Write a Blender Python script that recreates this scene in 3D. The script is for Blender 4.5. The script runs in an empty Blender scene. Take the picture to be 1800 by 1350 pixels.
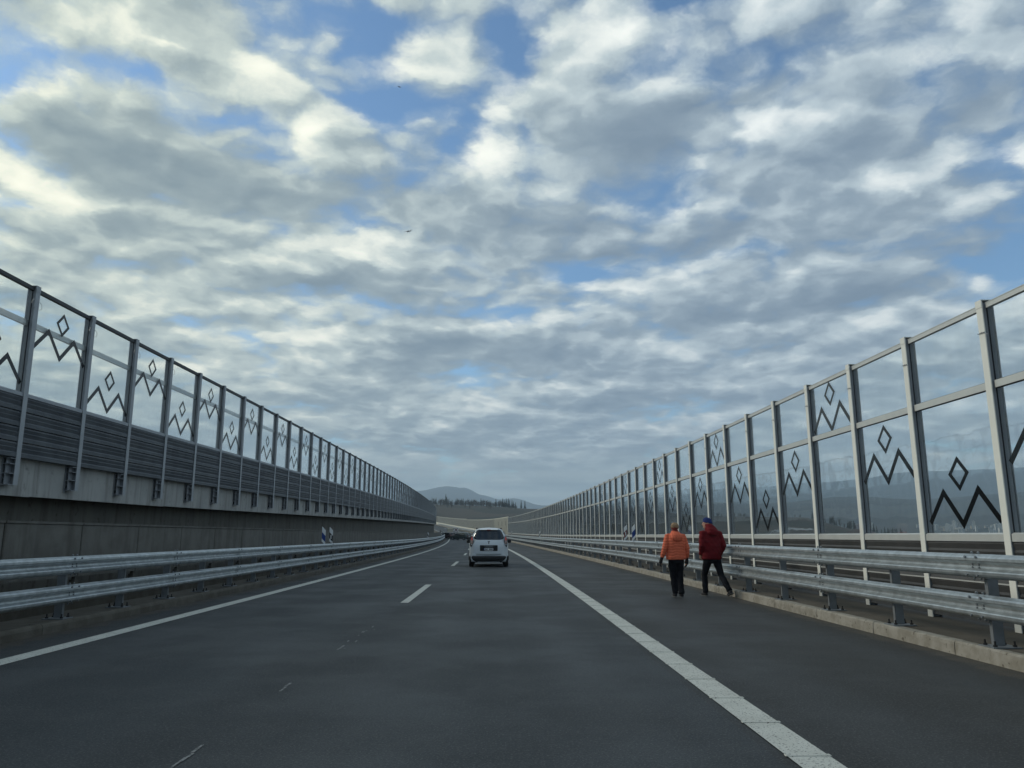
import bpy, math, random
from mathutils import Vector, Matrix, Euler, Quaternion
random.seed(7)
sc = bpy.context.scene
col = sc.collection
PI = math.pi

# ------------------------------------------------------------------ camera
cd = bpy.data.cameras.new('camera'); cam = bpy.data.objects.new('camera', cd); col.objects.link(cam)
cd.sensor_width = 36.0; cd.lens = 27.0; cd.clip_start = 0.05; cd.clip_end = 40000
EYE = 1.38
PITCH, YAW = math.radians(11.15), math.radians(-0.85)
cam.location = (0, 0, EYE)
cam.rotation_euler = (math.radians(90) + PITCH, 0, YAW)
sc.camera = cam

# ------------------------------------------------------------------ view settings
sc.view_settings.view_transform = 'Standard'
sc.view_settings.look = 'None'
sc.view_settings.gamma = 1.0
sc.view_settings.exposure = 0.0
sc.view_settings.use_curve_mapping = False
sc.render.engine = 'CYCLES'
sc.cycles.use_denoising = True
sc.cycles.transparent_max_bounces = 24
sc.cycles.max_bounces = 7; sc.cycles.diffuse_bounces = 2; sc.cycles.glossy_bounces = 3
sc.cycles.volume_bounces = 1

# ------------------------------------------------------------------ sun
SUN_EL, SUN_AZ = math.radians(27), math.radians(72)      # azimuth measured from straight ahead towards the left
SUN_DIR = Vector((-math.sin(SUN_AZ)*math.cos(SUN_EL), math.cos(SUN_AZ)*math.cos(SUN_EL), math.sin(SUN_EL)))
ld = bpy.data.lights.new('sun', 'SUN'); sun = bpy.data.objects.new('sun', ld); col.objects.link(sun)
ld.energy = 1.5; ld.angle = math.radians(14); ld.color = (1.0, 0.93, 0.80)
sun.rotation_euler = SUN_DIR.to_track_quat('Z', 'Y').to_euler()
sun.location = (-60, 30, 60)

# ------------------------------------------------------------------ world: Nishita sky behind a broken deck of cloud
world = bpy.data.worlds.new('World'); sc.world = world; world.use_nodes = True
world.cycles.sampling_method = 'MANUAL'; world.cycles.sample_map_resolution = 256
WT = world.node_tree; WT.nodes.clear()

class NG:
    """tiny helper that writes shader maths"""
    def __init__(s, t): s.t = t
    def n(s, typ, **kw):
        nd = s.t.nodes.new(typ)
        for k, v in kw.items(): setattr(nd, k, v)
        return nd
    def put(s, sock, v):
        if hasattr(v, 'links'): s.t.links.new(v, sock)
        elif v is not None: sock.default_value = v
    def m(s, op, a, b=None, c=None, clamp=False):
        nd = s.n('ShaderNodeMath', operation=op); nd.use_clamp = clamp
        s.put(nd.inputs[0], a)
        if b is not None: s.put(nd.inputs[1], b)
        if c is not None: s.put(nd.inputs[2], c)
        return nd.outputs[0]
    def v(s, op, a, b=None, scale=None):
        nd = s.n('ShaderNodeVectorMath', operation=op)
        s.put(nd.inputs[0], a)
        if b is not None: s.put(nd.inputs[1], b)
        if scale is not None: s.put(nd.inputs['Scale'], scale)
        return nd.outputs['Value'] if op in ('DOT_PRODUCT', 'LENGTH', 'DISTANCE') else nd.outputs[0]
    def sep(s, a):
        nd = s.n('ShaderNodeSeparateXYZ'); s.put(nd.inputs[0], a); return nd.outputs
    def comb(s, x, y, z=0.0):
        nd = s.n('ShaderNodeCombineXYZ')
        for i, k in enumerate((x, y, z)): s.put(nd.inputs[i], k)
        return nd.outputs[0]
    def noise(s, vec, scale, detail=2, rough=0.5, lac=2.0, dist=0.0, col=False, dims='3D', typ='FBM'):
        nd = s.n('ShaderNodeTexNoise'); nd.noise_dimensions = dims; nd.noise_type = typ
        s.put(nd.inputs['Vector'], vec)
        for k, x in (('Scale', scale), ('Detail', detail), ('Roughness', rough), ('Lacunarity', lac), ('Distortion', dist)):
            s.put(nd.inputs[k], x)
        return nd.outputs['Color' if col else 0]
    def smooth(s, x, a, b, lo=0.0, hi=1.0):
        nd = s.n('ShaderNodeMapRange', interpolation_type='SMOOTHSTEP')
        for k, q in zip(('Value', 'From Min', 'From Max', 'To Min', 'To Max'), (x, a, b, lo, hi)): s.put(nd.inputs[k], q)
        return nd.outputs[0]
    def mix(s, f, a, b, typ='MIX'):
        nd = s.n('ShaderNodeMix', data_type='RGBA', blend_type=typ)
        s.put(nd.inputs[0], f)
        for sock, q in ((nd.inputs[6], a), (nd.inputs[7], b)):
            if isinstance(q, tuple) and len(q) == 3: q = (*q, 1.0)
            s.put(sock, q)
        return nd.outputs[2]
    def link(s, a, b): s.t.links.new(a, b)

g = NG(WT)
tc = g.n('ShaderNodeTexCoord').outputs['Generated']
dx, dy, dz = g.sep(tc)
ALT0 = 0.17                                    # softens the cloud plane towards the horizon
den = g.m('ADD', g.m('MAXIMUM', dz, 0.0), ALT0)
plane = g.comb(g.m('DIVIDE', dx, den), g.m('DIVIDE', dy, den), 0.0)
warp1 = g.v('SUBTRACT', g.noise(plane, 2.2, 2, 0.5, col=True), (0.5, 0.5, 0.5))
warp2 = g.v('SUBTRACT', g.noise(plane, 10.0, 4, 0.62, col=True), (0.5, 0.5, 0.5))
pw = g.v('ADD', plane, g.v('ADD', g.v('SCALE', warp1, scale=0.16), g.v('SCALE', warp2, scale=0.085)))

def cloud_at(x, y):
    """pixel of the cloud in the photograph -> where it hangs on the cloud plane"""
    d = Vector(((x-900)/1350, (675-y)/1350, -1.0))
    d = cam.rotation_euler.to_matrix() @ d; d.normalize()
    k = max(d.z, 0) + ALT0
    return Vector((d.x/k, d.y/k))
# clouds and holes of the deck: (x, y, half width, half height, cover, brightness)
BANKS = [
 # blue holes
 (250,125,180,60,-.62,0), (400,205,130,50,-.52,0), (690,195,105,80,-.60,0), (905,70,60,120,-.85,0), (700,25,190,50,-.45,-.1),
 (1390,110,190,80,-.35,-.25), (1625,160,90,80,-.55,-.1), (1765,280,70,55,-.5,-.05), (1180,10,110,35,-.6,0), (60,370,110,34,-.5,0),
 (1020,480,90,26,-.65,0), (912,556,62,34,-.65,0), (1300,445,90,22,-.5,0), (430,600,80,26,-.4,0), (880,590,60,24,-.4,0), (1190,355,35,20,-.4,0),
 (560,640,80,20,-.3,0), (1480,430,140,26,-.35,-.1),
 # bright heads
 (330,88,190,34,.45,.75), (470,150,80,80,.5,.65), (545,240,95,75,.5,.65), (775,85,130,120,.55,.55), (1075,70,110,85,.65,.85),
 (1000,150,90,80,.3,.35), (1350,235,95,65,.5,.70), (1600,325,110,65,.5,.65), (1725,85,80,75,.5,.45), (110,355,130,40,.5,.9), (20,310,70,40,.4,.6),
 (560,585,210,55,.45,.75), (860,280,70,50,.4,.65), (1090,500,70,28,.5,.6), (960,550,40,30,.4,.5), (1500,430,120,30,.35,.45),
 (650,440,150,32,.35,.45), (960,20,90,40,.3,.4), (1380,20,150,40,.4,.4), (60,40,140,70,.35,.25), (430,440,220,40,.3,.40), (240,520,200,40,.3,.5),
 (350,640,260,36,.3,.5), (880,200,50,50,.25,.3), (1130,610,160,24,.25,.3), (740,720,260,26,.25,.35),
 # dark undersides
 (240,290,240,80,.5,-.55), (1110,240,170,80,.55,-.55), (1430,300,190,60,.5,-.55), (720,600,200,60,.5,-.55), (480,345,190,60,.4,-.45),
 (740,360,200,50,.4,-.40), (980,400,220,50,.4,-.35), (1270,420,200,50,.35,-.40), (1300,180,120,50,.4,-.25), (300,410,200,34,.3,-.3),
 (1500,520,260,50,.35,-.35), (1000,620,200,40,.3,-.25), (100,230,130,50,.4,-.35), (1730,190,90,70,.4,-.3), (1050,440,200,30,.3,-.35), (560,500,160,30,.3,-.3),
 (1250,560,220,34,.3,-.3), (1680,440,160,40,.3,-.3),
]
cov_sum = None; bri_sum = None
for (bx_, by_, rx_, ry_, dc, db) in BANKS:
    c = cloud_at(bx_, by_)
    sx = (cloud_at(bx_+rx_, by_) - cloud_at(bx_-rx_, by_)).length/2
    sy = (cloud_at(bx_, by_-ry_) - cloud_at(bx_, by_+ry_)).length/2
    mp = g.n('ShaderNodeMapping', vector_type='TEXTURE')
    g.link(pw, mp.inputs['Vector'])
    mp.inputs['Location'].default_value = (c.x, c.y, 0)
    mp.inputs['Rotation'].default_value = (0, 0, -math.atan2(c.x, c.y))
    mp.inputs['Scale'].default_value = (sx*1.35, sy*1.35, 1)
    gr = g.n('ShaderNodeTexGradient', gradient_type='QUADRATIC_SPHERE'); g.link(mp.outputs[0], gr.inputs[0])
    f = gr.outputs['Fac']
    if dc: cov_sum = g.m('MULTIPLY', f, dc) if cov_sum is None else g.m('MULTIPLY_ADD', f, dc, cov_sum)
    if db: bri_sum = g.m('MULTIPLY', f, db) if bri_sum is None else g.m('MULTIPLY_ADD', f, db, bri_sum)

def puffs(vec, scale):
    nd = g.n('ShaderNodeTexVoronoi', voronoi_dimensions='2D', feature='SMOOTH_F1')
    g.put(nd.inputs['Vector'], vec); nd.inputs['Scale'].default_value = scale; nd.inputs['Smoothness'].default_value = 0.30; nd.inputs['Randomness'].default_value = 1.0
    return g.m('SUBTRACT', 0.40, nd.outputs['Distance'])
def deck(vec, det):
    a = g.noise(vec, 2.1, det, 0.50)
    p1 = puffs(vec, 3.4); p2 = puffs(g.v('ADD', vec, (3.1, 5.2, 0.0)), 8.5)
    return g.m('ADD', g.m('MULTIPLY', g.m('SUBTRACT', a, 0.5), 1.35), g.m('ADD', g.m('MULTIPLY', p1, 0.26), g.m('ADD', g.m('MULTIPLY', p2, 0.27), g.m('MULTIPLY', puffs(vec, 20.0), 0.11))))
LSH = Vector((SUN_DIR.x, SUN_DIR.y)).normalized()*0.032
n0 = deck(pw, 6)
ns = deck(pw, 3)
n1 = deck(g.v('ADD', g.v('SCALE', pw, scale=0.955), (LSH.x, LSH.y, 0.0)), 3)
lit = g.m('SUBTRACT', ns, n1)                                        # heads turned up and to the sun
fine = g.m('SUBTRACT', g.noise(pw, 16.0, 6, 0.66), 0.5)
cov_in = g.m('ADD', g.m('ADD', n0, g.m('MULTIPLY', cov_sum, 0.52)), g.m('ADD', g.m('MULTIPLY', fine, 0.24), g.smooth(dz, 0.08, 0.42, 0.22, 0.0)))
cover = g.smooth(cov_in, -0.28, 0.08)
thick = g.smooth(cov_in, -0.10, 0.45)
# brightness of the cloud
bright = g.m('ADD', g.m('ADD', g.m('MULTIPLY', bri_sum, 0.74), g.m('MULTIPLY', lit, g.smooth(dz, 0.12, 0.40, 1.15, 1.6))), g.m('ADD', 0.44, g.m('MULTIPLY', thick, -0.18)))
bright = g.m('ADD', bright, g.m('MULTIPLY', fine, 0.50))
bright = g.m('MULTIPLY_ADD', g.m('TANH', g.m('MULTIPLY', g.m('SUBTRACT', bright, 0.45), 1.8)), 0.60, 0.50)
ramp = g.n('ShaderNodeValToRGB'); g.link(bright, ramp.inputs[0])
el = ramp.color_ramp.elements
el[0].position = 0.0; el[0].color = (0.162, 0.222, 0.295, 1)
el[1].position = 1.0; el[1].color = (0.85, 0.885, 0.86, 1)
for p_, c_ in ((0.32, (0.250, 0.320, 0.385, 1)), (0.62, (0.43, 0.51, 0.555, 1))):
    e = el.new(p_); e.color = c_
cloudc = ramp.outputs[0]
# warmth round the hidden sun
tow = g.v('DOT_PRODUCT', tc, tuple(SUN_DIR))
warm = g.smooth(tow, 0.15, 1.0)
cloudc = g.mix(g.m('MULTIPLY', warm, 0.9), cloudc, g.mix(1.0, cloudc, (1.34, 1.24, 0.98), 'MULTIPLY'))
# towards the horizon the deck closes to an even grey veil
veil = g.smooth(dz, 0.035, 0.135, 1.0, 0.0)
stre = g.noise(g.comb(g.m('MULTIPLY', dx, 1.2), g.m('MULTIPLY', dy, 1.2), g.m('MULTIPLY', dz, 34.0)), 1.6, 4, 0.5)
veilc = g.mix(g.smooth(stre, 0.38, 0.66), (0.275, 0.345, 0.375), (0.46, 0.525, 0.525))
veilc = g.mix(g.smooth(dz, 0.0, 0.055, 0.75, 0.0), veilc, (0.60, 0.63, 0.58))
cloudc = g.mix(g.m('MULTIPLY', veil, 0.90), cloudc, veilc)
cover = g.m('MAXIMUM', cover, veil)

sky = g.n('ShaderNodeTexSky', sky_type='NISHITA'); sky.sun_disc = False
sky.sun_elevation = SUN_EL; sky.sun_rotation = -SUN_AZ; sky.air_density = 1.0; sky.dust_density = 0.6; sky.ozone_density = 1.0
bg1 = g.n('ShaderNodeBackground'); g.link(g.mix(1.0, sky.outputs[0], (0.74, 0.96, 1.10), 'MULTIPLY'), bg1.inputs[0]); bg1.inputs[1].default_value = 0.14
bg2 = g.n('ShaderNodeBackground'); g.link(cloudc, bg2.inputs[0]); bg2.inputs[1].default_value = 1.24
mx = g.n('ShaderNodeMixShader'); g.link(cover, mx.inputs[0]); g.link(bg1.outputs[0], mx.inputs[1]); g.link(bg2.outputs[0], mx.inputs[2])
wo = g.n('ShaderNodeOutputWorld'); g.link(mx.outputs[0], wo.inputs[0])

# ------------------------------------------------------------------ materials
MATS = {}
def mat(name, base, rough=0.6, metal=0.0, spec=0.5, noise=None, bump=None, coat=0.0, speck=None, drip=None):
    """noise=(scale, amount, second colour) mottles the base; bump=(scale, strength, distance)"""
    m = bpy.data.materials.new(name); m.use_nodes = True
    t = m.node_tree; q = NG(t); b = t.nodes['Principled BSDF']
    b.inputs['Roughness'].default_value = rough; b.inputs['Metallic'].default_value = metal
    b.inputs['Specular IOR Level'].default_value = spec
    b.inputs['Coat Weight'].default_value = coat
    pos = q.n('ShaderNodeNewGeometry').outputs['Position']
    c = (*base, 1.0)
    if noise:
        sc_, am, c2 = noise
        f = q.smooth(q.noise(pos, sc_, 6, 0.6), 0.32, 0.68, 0.0, am)
        c = q.mix(f, base, c2)
    if speck:
        sc_, lo, hi, c2 = speck
        c = q.mix(q.smooth(q.noise(pos, sc_, 2, 0.5), lo, hi), c, c2)
    if drip:
        am, c2 = drip
        dn = q.noise(q.v('MULTIPLY', pos, (2.2, 2.2, 0.22)), 1.6, 6, 0.62)
        c = q.mix(q.smooth(dn, 0.46, 0.70, 0.0, am), c, c2)
    q.put(b.inputs['Base Color'], c)
    if bump:
        sc_, st, di = bump
        bp = q.n('ShaderNodeBump'); bp.inputs['Strength'].default_value = st; bp.inputs['Distance'].default_value = di
        q.link(q.noise(pos, sc_, 5, 0.6), bp.inputs['Height']); q.link(bp.outputs[0], b.inputs['Normal'])
    MATS[name] = m
    return m

def asphalt(name, dark, light):
    m = bpy.data.materials.new(name); m.use_nodes = True
    t = m.node_tree; q = NG(t); b = t.nodes['Principled BSDF']
    pos = q.n('ShaderNodeNewGeometry').outputs['Position']
    x, y, z = q.sep(pos)
    long_ = q.comb(q.m('MULTIPLY', x, 1.0), q.m('MULTIPLY', y, 0.06), 0.0)      # wear drawn out along the lane
    f1 = q.smooth(q.noise(long_, 1.3, 5, 0.55), 0.30, 0.70)
    f2 = q.smooth(q.noise(pos, 0.45, 6, 0.6), 0.30, 0.70)
    f = q.m('ADD', q.m('MULTIPLY', f1, 0.68), q.m('MULTIPLY', f2, 0.32))
    c = q.mix(f, dark, light)
    lat = q.m('MULTIPLY_ADD', q.m('MULTIPLY', y, y), 1/5200, x)                  # wheel tracks, a touch greyer
    lane = q.m('ABSOLUTE', q.m('SUBTRACT', q.m('PINGPONG', q.m('ADD', lat, 1.92-0.0), 1.87), 0.95))
    wob = q.m('MULTIPLY', q.m('SUBTRACT', q.noise(q.comb(0.0, q.m('MULTIPLY', y, 0.08), 0.0), 1.0, 3), 0.5), 0.3)
    c = q.mix(q.smooth(q.m('ADD', lane, wob), 0.10, 0.55, 0.30, 0.0), c, (0.056, 0.062, 0.066))
    c = q.mix(q.smooth(q.noise(pos, 2.2, 4, 0.65), 0.60, 0.72, 0.0, 0.35), c, (0.012, 0.013, 0.013))
    gr_ = q.m('ADD', q.noise(pos, 3.0, 5, 0.65), q.m('MULTIPLY', q.noise(pos, 30, 3, 0.6), 0.35))
    edge = q.m('MAXIMUM', q.smooth(lat, 4.75, 5.38), q.smooth(lat, -5.75, -6.42))     # grit washed against the kerbs
    c = q.mix(q.smooth(q.m('ADD', q.m('MULTIPLY', edge, 0.45), gr_), 0.86, 1.12, 0.0, 0.8), c, (0.070, 0.058, 0.042))
    clump = q.noise(pos, 24, 3, 0.7)
    c = q.mix(q.smooth(clump, 0.54, 0.72, 0.0, 0.5), c, (0.085, 0.087, 0.084))
    c = q.mix(q.smooth(clump, 0.28, 0.44, 0.55, 0.0), c, (0.009, 0.010, 0.010))
    grit = q.noise(pos, 60, 3, 0.6)
    c = q.mix(q.smooth(grit, 0.52, 0.70, 0.0, 0.6), c, (0.14, 0.14, 0.135))
    c = q.mix(q.smooth(grit, 0.28, 0.44, 0.6, 0.0), c, (0.012, 0.013, 0.013))
    q.link(c, b.inputs['Base Color'])
    q.put(b.inputs['Roughness'], q.smooth(f2, 0, 1, 0.62, 0.80)); b.inputs['Specular IOR Level'].default_value = 0.42
    bp = q.n('ShaderNodeBump'); bp.inputs['Strength'].default_value = 0.55; bp.inputs['Distance'].default_value = 0.012
    q.link(q.noise(pos, 75, 3, 0.65), bp.inputs['Height']); q.link(bp.outputs[0], b.inputs['Normal'])
    MATS[name] = m; return m

asphalt('asphalt', (0.0175, 0.0215, 0.0245), (0.033, 0.0375, 0.0405))
asphalt('asphalt_shoulder', (0.017, 0.018, 0.018), (0.029, 0.030, 0.0285))
mat('paint', (0.56, 0.56, 0.50), 0.7, noise=(3.0, 0.5, (0.42, 0.42, 0.37)), speck=(70, 0.60, 0.66, (0.10, 0.10, 0.09)), bump=(70, 0.6, 0.006))
mat('paint_thin', (0.24, 0.24, 0.23), 0.7, speck=(40, 0.48, 0.60, (0.07, 0.07, 0.07)))
mat('kerb_concrete', (0.33, 0.31, 0.265), 0.9, noise=(5, 0.75, (0.19, 0.17, 0.13)), bump=(30, 0.5, 0.01), speck=(14, 0.62, 0.72, (0.11, 0.095, 0.07)))
mat('kerb_concrete_dirty', (0.12, 0.11, 0.09), 0.95, noise=(3, 0.8, (0.07, 0.062, 0.047)), bump=(30, 0.5, 0.01))
mat('walkway', (0.105, 0.09, 0.068), 0.92, noise=(1.2, 0.8, (0.065, 0.055, 0.04)), bump=(40, 0.5, 0.008))
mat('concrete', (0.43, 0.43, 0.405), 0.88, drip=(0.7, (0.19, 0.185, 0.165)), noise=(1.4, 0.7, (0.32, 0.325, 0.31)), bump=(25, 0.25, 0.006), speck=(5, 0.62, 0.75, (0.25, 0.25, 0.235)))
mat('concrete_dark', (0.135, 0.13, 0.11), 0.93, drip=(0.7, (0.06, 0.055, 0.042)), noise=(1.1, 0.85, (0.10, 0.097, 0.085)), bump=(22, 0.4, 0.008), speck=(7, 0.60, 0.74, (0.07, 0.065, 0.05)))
mat('concrete_panel', (0.165, 0.16, 0.142), 0.93, drip=(0.6, (0.085, 0.08, 0.066)), noise=(2.6, 0.8, (0.11, 0.105, 0.09)), bump=(60, 0.6, 0.01))
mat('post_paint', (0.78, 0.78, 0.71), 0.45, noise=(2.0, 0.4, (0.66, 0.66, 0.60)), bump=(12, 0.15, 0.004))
mat('post_paint_shaded', (0.26, 0.275, 0.29), 0.6, noise=(2.0, 0.5, (0.20, 0.21, 0.225)))  # darker post colour: the shade on the posts' sides is painted in
mat('aluminium', (0.58, 0.59, 0.56), 0.42, metal=0.3, noise=(3.0, 0.4, (0.48, 0.49, 0.47)))
mat('aluminium_grey', (0.37, 0.39, 0.405), 0.45, metal=0.2, noise=(3.0, 0.5, (0.29, 0.31, 0.325)))
mat('rail_dark', (0.045, 0.05, 0.052), 0.55)
mat('board', (0.058, 0.068, 0.078), 0.5, metal=0.1, noise=(2.2, 0.9, (0.098, 0.110, 0.120)), bump=(9, 0.3, 0.006))
mat('board_warm', (0.050, 0.050, 0.049), 0.6, noise=(2.5, 0.9, (0.032, 0.033, 0.034)), bump=(9, 0.3, 0.006))
mat('gasket', (0.008, 0.008, 0.009), 0.7)
mat('pattern_black', (0.006, 0.0065, 0.007), 0.15, spec=0.4)
mat('galvanised', (0.52, 0.56, 0.57), 0.36, metal=0.65, drip=(0.4, (0.32, 0.335, 0.335)), noise=(7.0, 0.8, (0.32, 0.355, 0.365)), bump=(3.0, 0.06, 0.01))
mat('galvanised_dull', (0.23, 0.25, 0.265), 0.55, metal=0.4, noise=(5.0, 0.6, (0.16, 0.175, 0.185)))
mat('bolt_dark', (0.03, 0.03, 0.03), 0.6, metal=0.4)
mat('plastic_white', (0.78, 0.79, 0.78), 0.45)
mat('plastic_blue', (0.012, 0.045, 0.22), 0.45)
mat('plastic_black', (0.012, 0.012, 0.013), 0.5)
mat('plastic_red', (0.14, 0.012, 0.016), 0.45)
mat('reflector', (0.75, 0.76, 0.74), 0.25)
mat('wire', (0.20, 0.21, 0.22), 0.4, metal=0.7)
mat('moss', (0.075, 0.068, 0.022), 1.0, noise=(9, 0.8, (0.045, 0.035, 0.018)))
mat('cream_panel', (0.25, 0.255, 0.22), 0.8, noise=(0.6, 0.5, (0.20, 0.205, 0.18)))
mat('cream_coping', (0.62, 0.61, 0.52), 0.7)
mat('grey_panel', (0.135, 0.145, 0.135), 0.75, noise=(0.6, 0.5, (0.10, 0.11, 0.10)))
mat('dark_panel', (0.10, 0.105, 0.095), 0.8)

def glass(name, tint, ior, wave, dirt):
    m = bpy.data.materials.new(name); m.use_nodes = True
    t = m.node_tree; t.nodes.clear(); q = NG(t)
    pos = q.n('ShaderNodeNewGeometry').outputs['Position']
    bp = q.n('ShaderNodeBump'); bp.inputs['Strength'].default_value = wave; bp.inputs['Distance'].default_value = 0.02
    q.link(q.noise(pos, 1.7, 2, 0.4), bp.inputs['Height'])
    ge = q.n('ShaderNodeNewGeometry')
    cosi = q.m('ABSOLUTE', q.v('DOT_PRODUCT', ge.outputs['Incoming'], ge.outputs['Normal']))
    f0 = ((ior-1)/(ior+1))**2
    frs = q.m('MULTIPLY_ADD', q.m('POWER', q.m('SUBTRACT', 1.0, cosi, clamp=True), 5.0), 1-f0, f0)
    gl = q.n('ShaderNodeBsdfGlossy'); gl.inputs['Roughness'].default_value = 0.012; gl.inputs['Color'].default_value = (0.9, 0.93, 0.95, 1)
    q.link(bp.outputs[0], gl.inputs['Normal'])
    tr = q.n('ShaderNodeBsdfTransparent'); tr.inputs['Color'].default_value = (*tint, 1)
    df = q.n('ShaderNodeBsdfDiffuse'); df.inputs['Color'].default_value = (0.5, 0.5, 0.47, 1)
    streak = q.noise(q.v('MULTIPLY', pos, (9.0, 9.0, 0.5)), 1.0, 5, 0.6)
    m1 = q.n('ShaderNodeMixShader'); q.link(q.smooth(streak, 0.42, 0.72, 0.0, dirt), m1.inputs[0])
    q.link(tr.outputs[0], m1.inputs[1]); q.link(df.outputs[0], m1.inputs[2])
    m2 = q.n('ShaderNodeMixShader'); q.link(frs, m2.inputs[0]); q.link(m1.outputs[0], m2.inputs[1]); q.link(gl.outputs[0], m2.inputs[2])
    o = q.n('ShaderNodeOutputMaterial'); q.link(m2.outputs[0], o.inputs[0])
    MATS[name] = m; return m
glass('pane_clear', (0.975, 0.985, 0.98), 1.58, 0.14, 0.016)

# ------------------------------------------------------------------ mesh helpers
class MB:
    def __init__(s): s.v = []; s.f = []; s.mi = []; s.cur = 0; s.mats = []
    def use(s, name):
        if name not in s.mats: s.mats.append(name)
        s.cur = s.mats.index(name); return s
    def face(s, idx): s.f.append(tuple(idx)); s.mi.append(s.cur)
    def box(s, x0, x1, y0, y1, z0, z1, M=None):
        b = len(s.v)
        for p in ((x0,y0,z0),(x1,y0,z0),(x1,y1,z0),(x0,y1,z0),(x0,y0,z1),(x1,y0,z1),(x1,y1,z1),(x0,y1,z1)):
            s.v.append(tuple(M @ Vector(p)) if M else p)
        for q in ((0,3,2,1),(4,5,6,7),(0,1,5,4),(1,2,6,5),(2,3,7,6),(3,0,4,7)): s.face([b+i for i in q])
        return s
    def cbox(s, x0, x1, y0, y1, z0, z1, c=0.01):
        """box with chamfered vertical and top edges"""
        b = len(s.v)
        def ring(z, k):
            return [(x0+k,y0,z),(x1-k,y0,z),(x1,y0+k,z),(x1,y1-k,z),(x1-k,y1,z),(x0+k,y1,z),(x0,y1-k,z),(x0,y0+k,z)]
        r0 = ring(z0, c); r1 = ring(z1-c, c)
        r2 = [(min(max(p[0], x0+c), x1-c), min(max(p[1], y0+c), y1-c), z1) for p in ring(z1, c)]
        r2 = [(x0+c*1.5,y0+c,z1),(x1-c*1.5,y0+c,z1),(x1-c,y0+c*1.5,z1),(x1-c,y1-c*1.5,z1),(x1-c*1.5,y1-c,z1),(x0+c*1.5,y1-c,z1),(x0+c,y1-c*1.5,z1),(x0+c,y0+c*1.5,z1)]
        s.v += r0+r1+r2
        for a in (0, 8):
            for i in range(8): s.face((b+a+i, b+a+(i+1)%8, b+a+8+(i+1)%8, b+a+8+i))
        s.face([b+16+i for i in range(8)]); s.face([b+7-i for i in range(8)])
        return s
    def prism(s, pts, a, b_, axis='y'):
        """closed polygon extruded; pts are (u, w)"""
        def P(u, w, t):
            return (u, t, w) if axis == 'y' else ((t, u, w) if axis == 'x' else (u, w, t))
        b = len(s.v); n = len(pts)
        s.v += [P(u, w, a) for u, w in pts] + [P(u, w, b_) for u, w in pts]
        for i in range(n): s.face((b+i, b+(i+1)%n, b+n+(i+1)%n, b+n+i))
        s.face([b+i for i in range(n)][::-1]); s.face([b+n+i for i in range(n)])
        return s
    def tube(s, pts, rad, n=8, cap=True, flat=None):
        """tube through points; rad a number, a list, or a list of (ru, rv)"""
        pts = [Vector(p) for p in pts]; b = len(s.v)
        up = None
        for i, p in enumerate(pts):
            d = (pts[min(i+1, len(pts)-1)] - pts[max(i-1, 0)]).normalized()
            if up is None:
                up = Vector((0,0,1)) if abs(d.z) < 0.9 else Vector((0,1,0))
            u = (up - d*up.dot(d)).normalized(); w = d.cross(u); up = u
            r = rad[i] if isinstance(rad, (list, tuple)) else rad
            ru, rv = r if isinstance(r, (list, tuple)) else (r, r)
            for k in range(n):
                a = 2*PI*k/n
                s.v.append(tuple(p + u*math.cos(a)*ru + w*math.sin(a)*rv))
        for i in range(len(pts)-1):
            for k in range(n):
                s.face((b+i*n+k, b+i*n+(k+1)%n, b+(i+1)*n+(k+1)%n, b+(i+1)*n+k))
        if cap:
            s.face([b+k for k in range(n)][::-1]); s.face([b+(len(pts)-1)*n+k for k in range(n)])
        return s
    def rings(s, rr, n=24, p=2.0):
        """stack of horizontal super-ellipses (cx, cy, z, rx, ry)"""
        b = len(s.v)
        for (cx, cy, z, rx, ry) in rr:
            for k in range(n):
                a = 2*PI*k/n; c_, s_ = math.cos(a), math.sin(a)
                s.v.append((cx + rx*math.copysign(abs(c_)**(2/p), c_), cy + ry*math.copysign(abs(s_)**(2/p), s_), z))
        for i in range(len(rr)-1):
            for k in range(n):
                s.face((b+i*n+k, b+i*n+(k+1)%n, b+(i+1)*n+(k+1)%n, b+(i+1)*n+k))
        s.face([b+k for k in range(n)][::-1]); s.face([b+(len(rr)-1)*n+k for k in range(n)])
        return s
    def mesh(s, name, smooth=False):
        me = bpy.data.meshes.new(name); me.from_pydata([tuple(v) for v in s.v], [], s.f)
        for n_ in s.mats: me.materials.append(MATS[n_])
        if len(s.mats) > 1: me.polygons.foreach_set('material_index', s.mi)
        if smooth: me.polygons.foreach_set('use_smooth', [True]*len(me.polygons))
        me.update(); return me
    def normals(s, me): return me

def fix_normals(me):
    import bmesh
    bm = bmesh.new(); bm.from_mesh(me); bmesh.ops.recalc_face_normals(bm, faces=bm.faces); bm.to_mesh(me); bm.free(); return me

def tag(o, label=None, cat=None, group=None, kind=None):
    if label: o['label'] = label
    if cat: o['category'] = cat
    if group: o['group'] = group
    if kind: o['kind'] = kind
    return o
def empty(name, loc, rz=0.0):
    o = bpy.data.objects.new(name, None); col.objects.link(o); o.location = loc; o.rotation_euler = (0, 0, rz)
    o.empty_display_size = 0.2; return o
def put(name, me, parent=None, loc=(0,0,0), rot=(0,0,0), scale=None):
    o = bpy.data.objects.new(name, me); col.objects.link(o)
    o.location = loc; o.rotation_euler = rot
    if scale: o.scale = scale
    if parent: o.parent = parent
    return o

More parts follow.
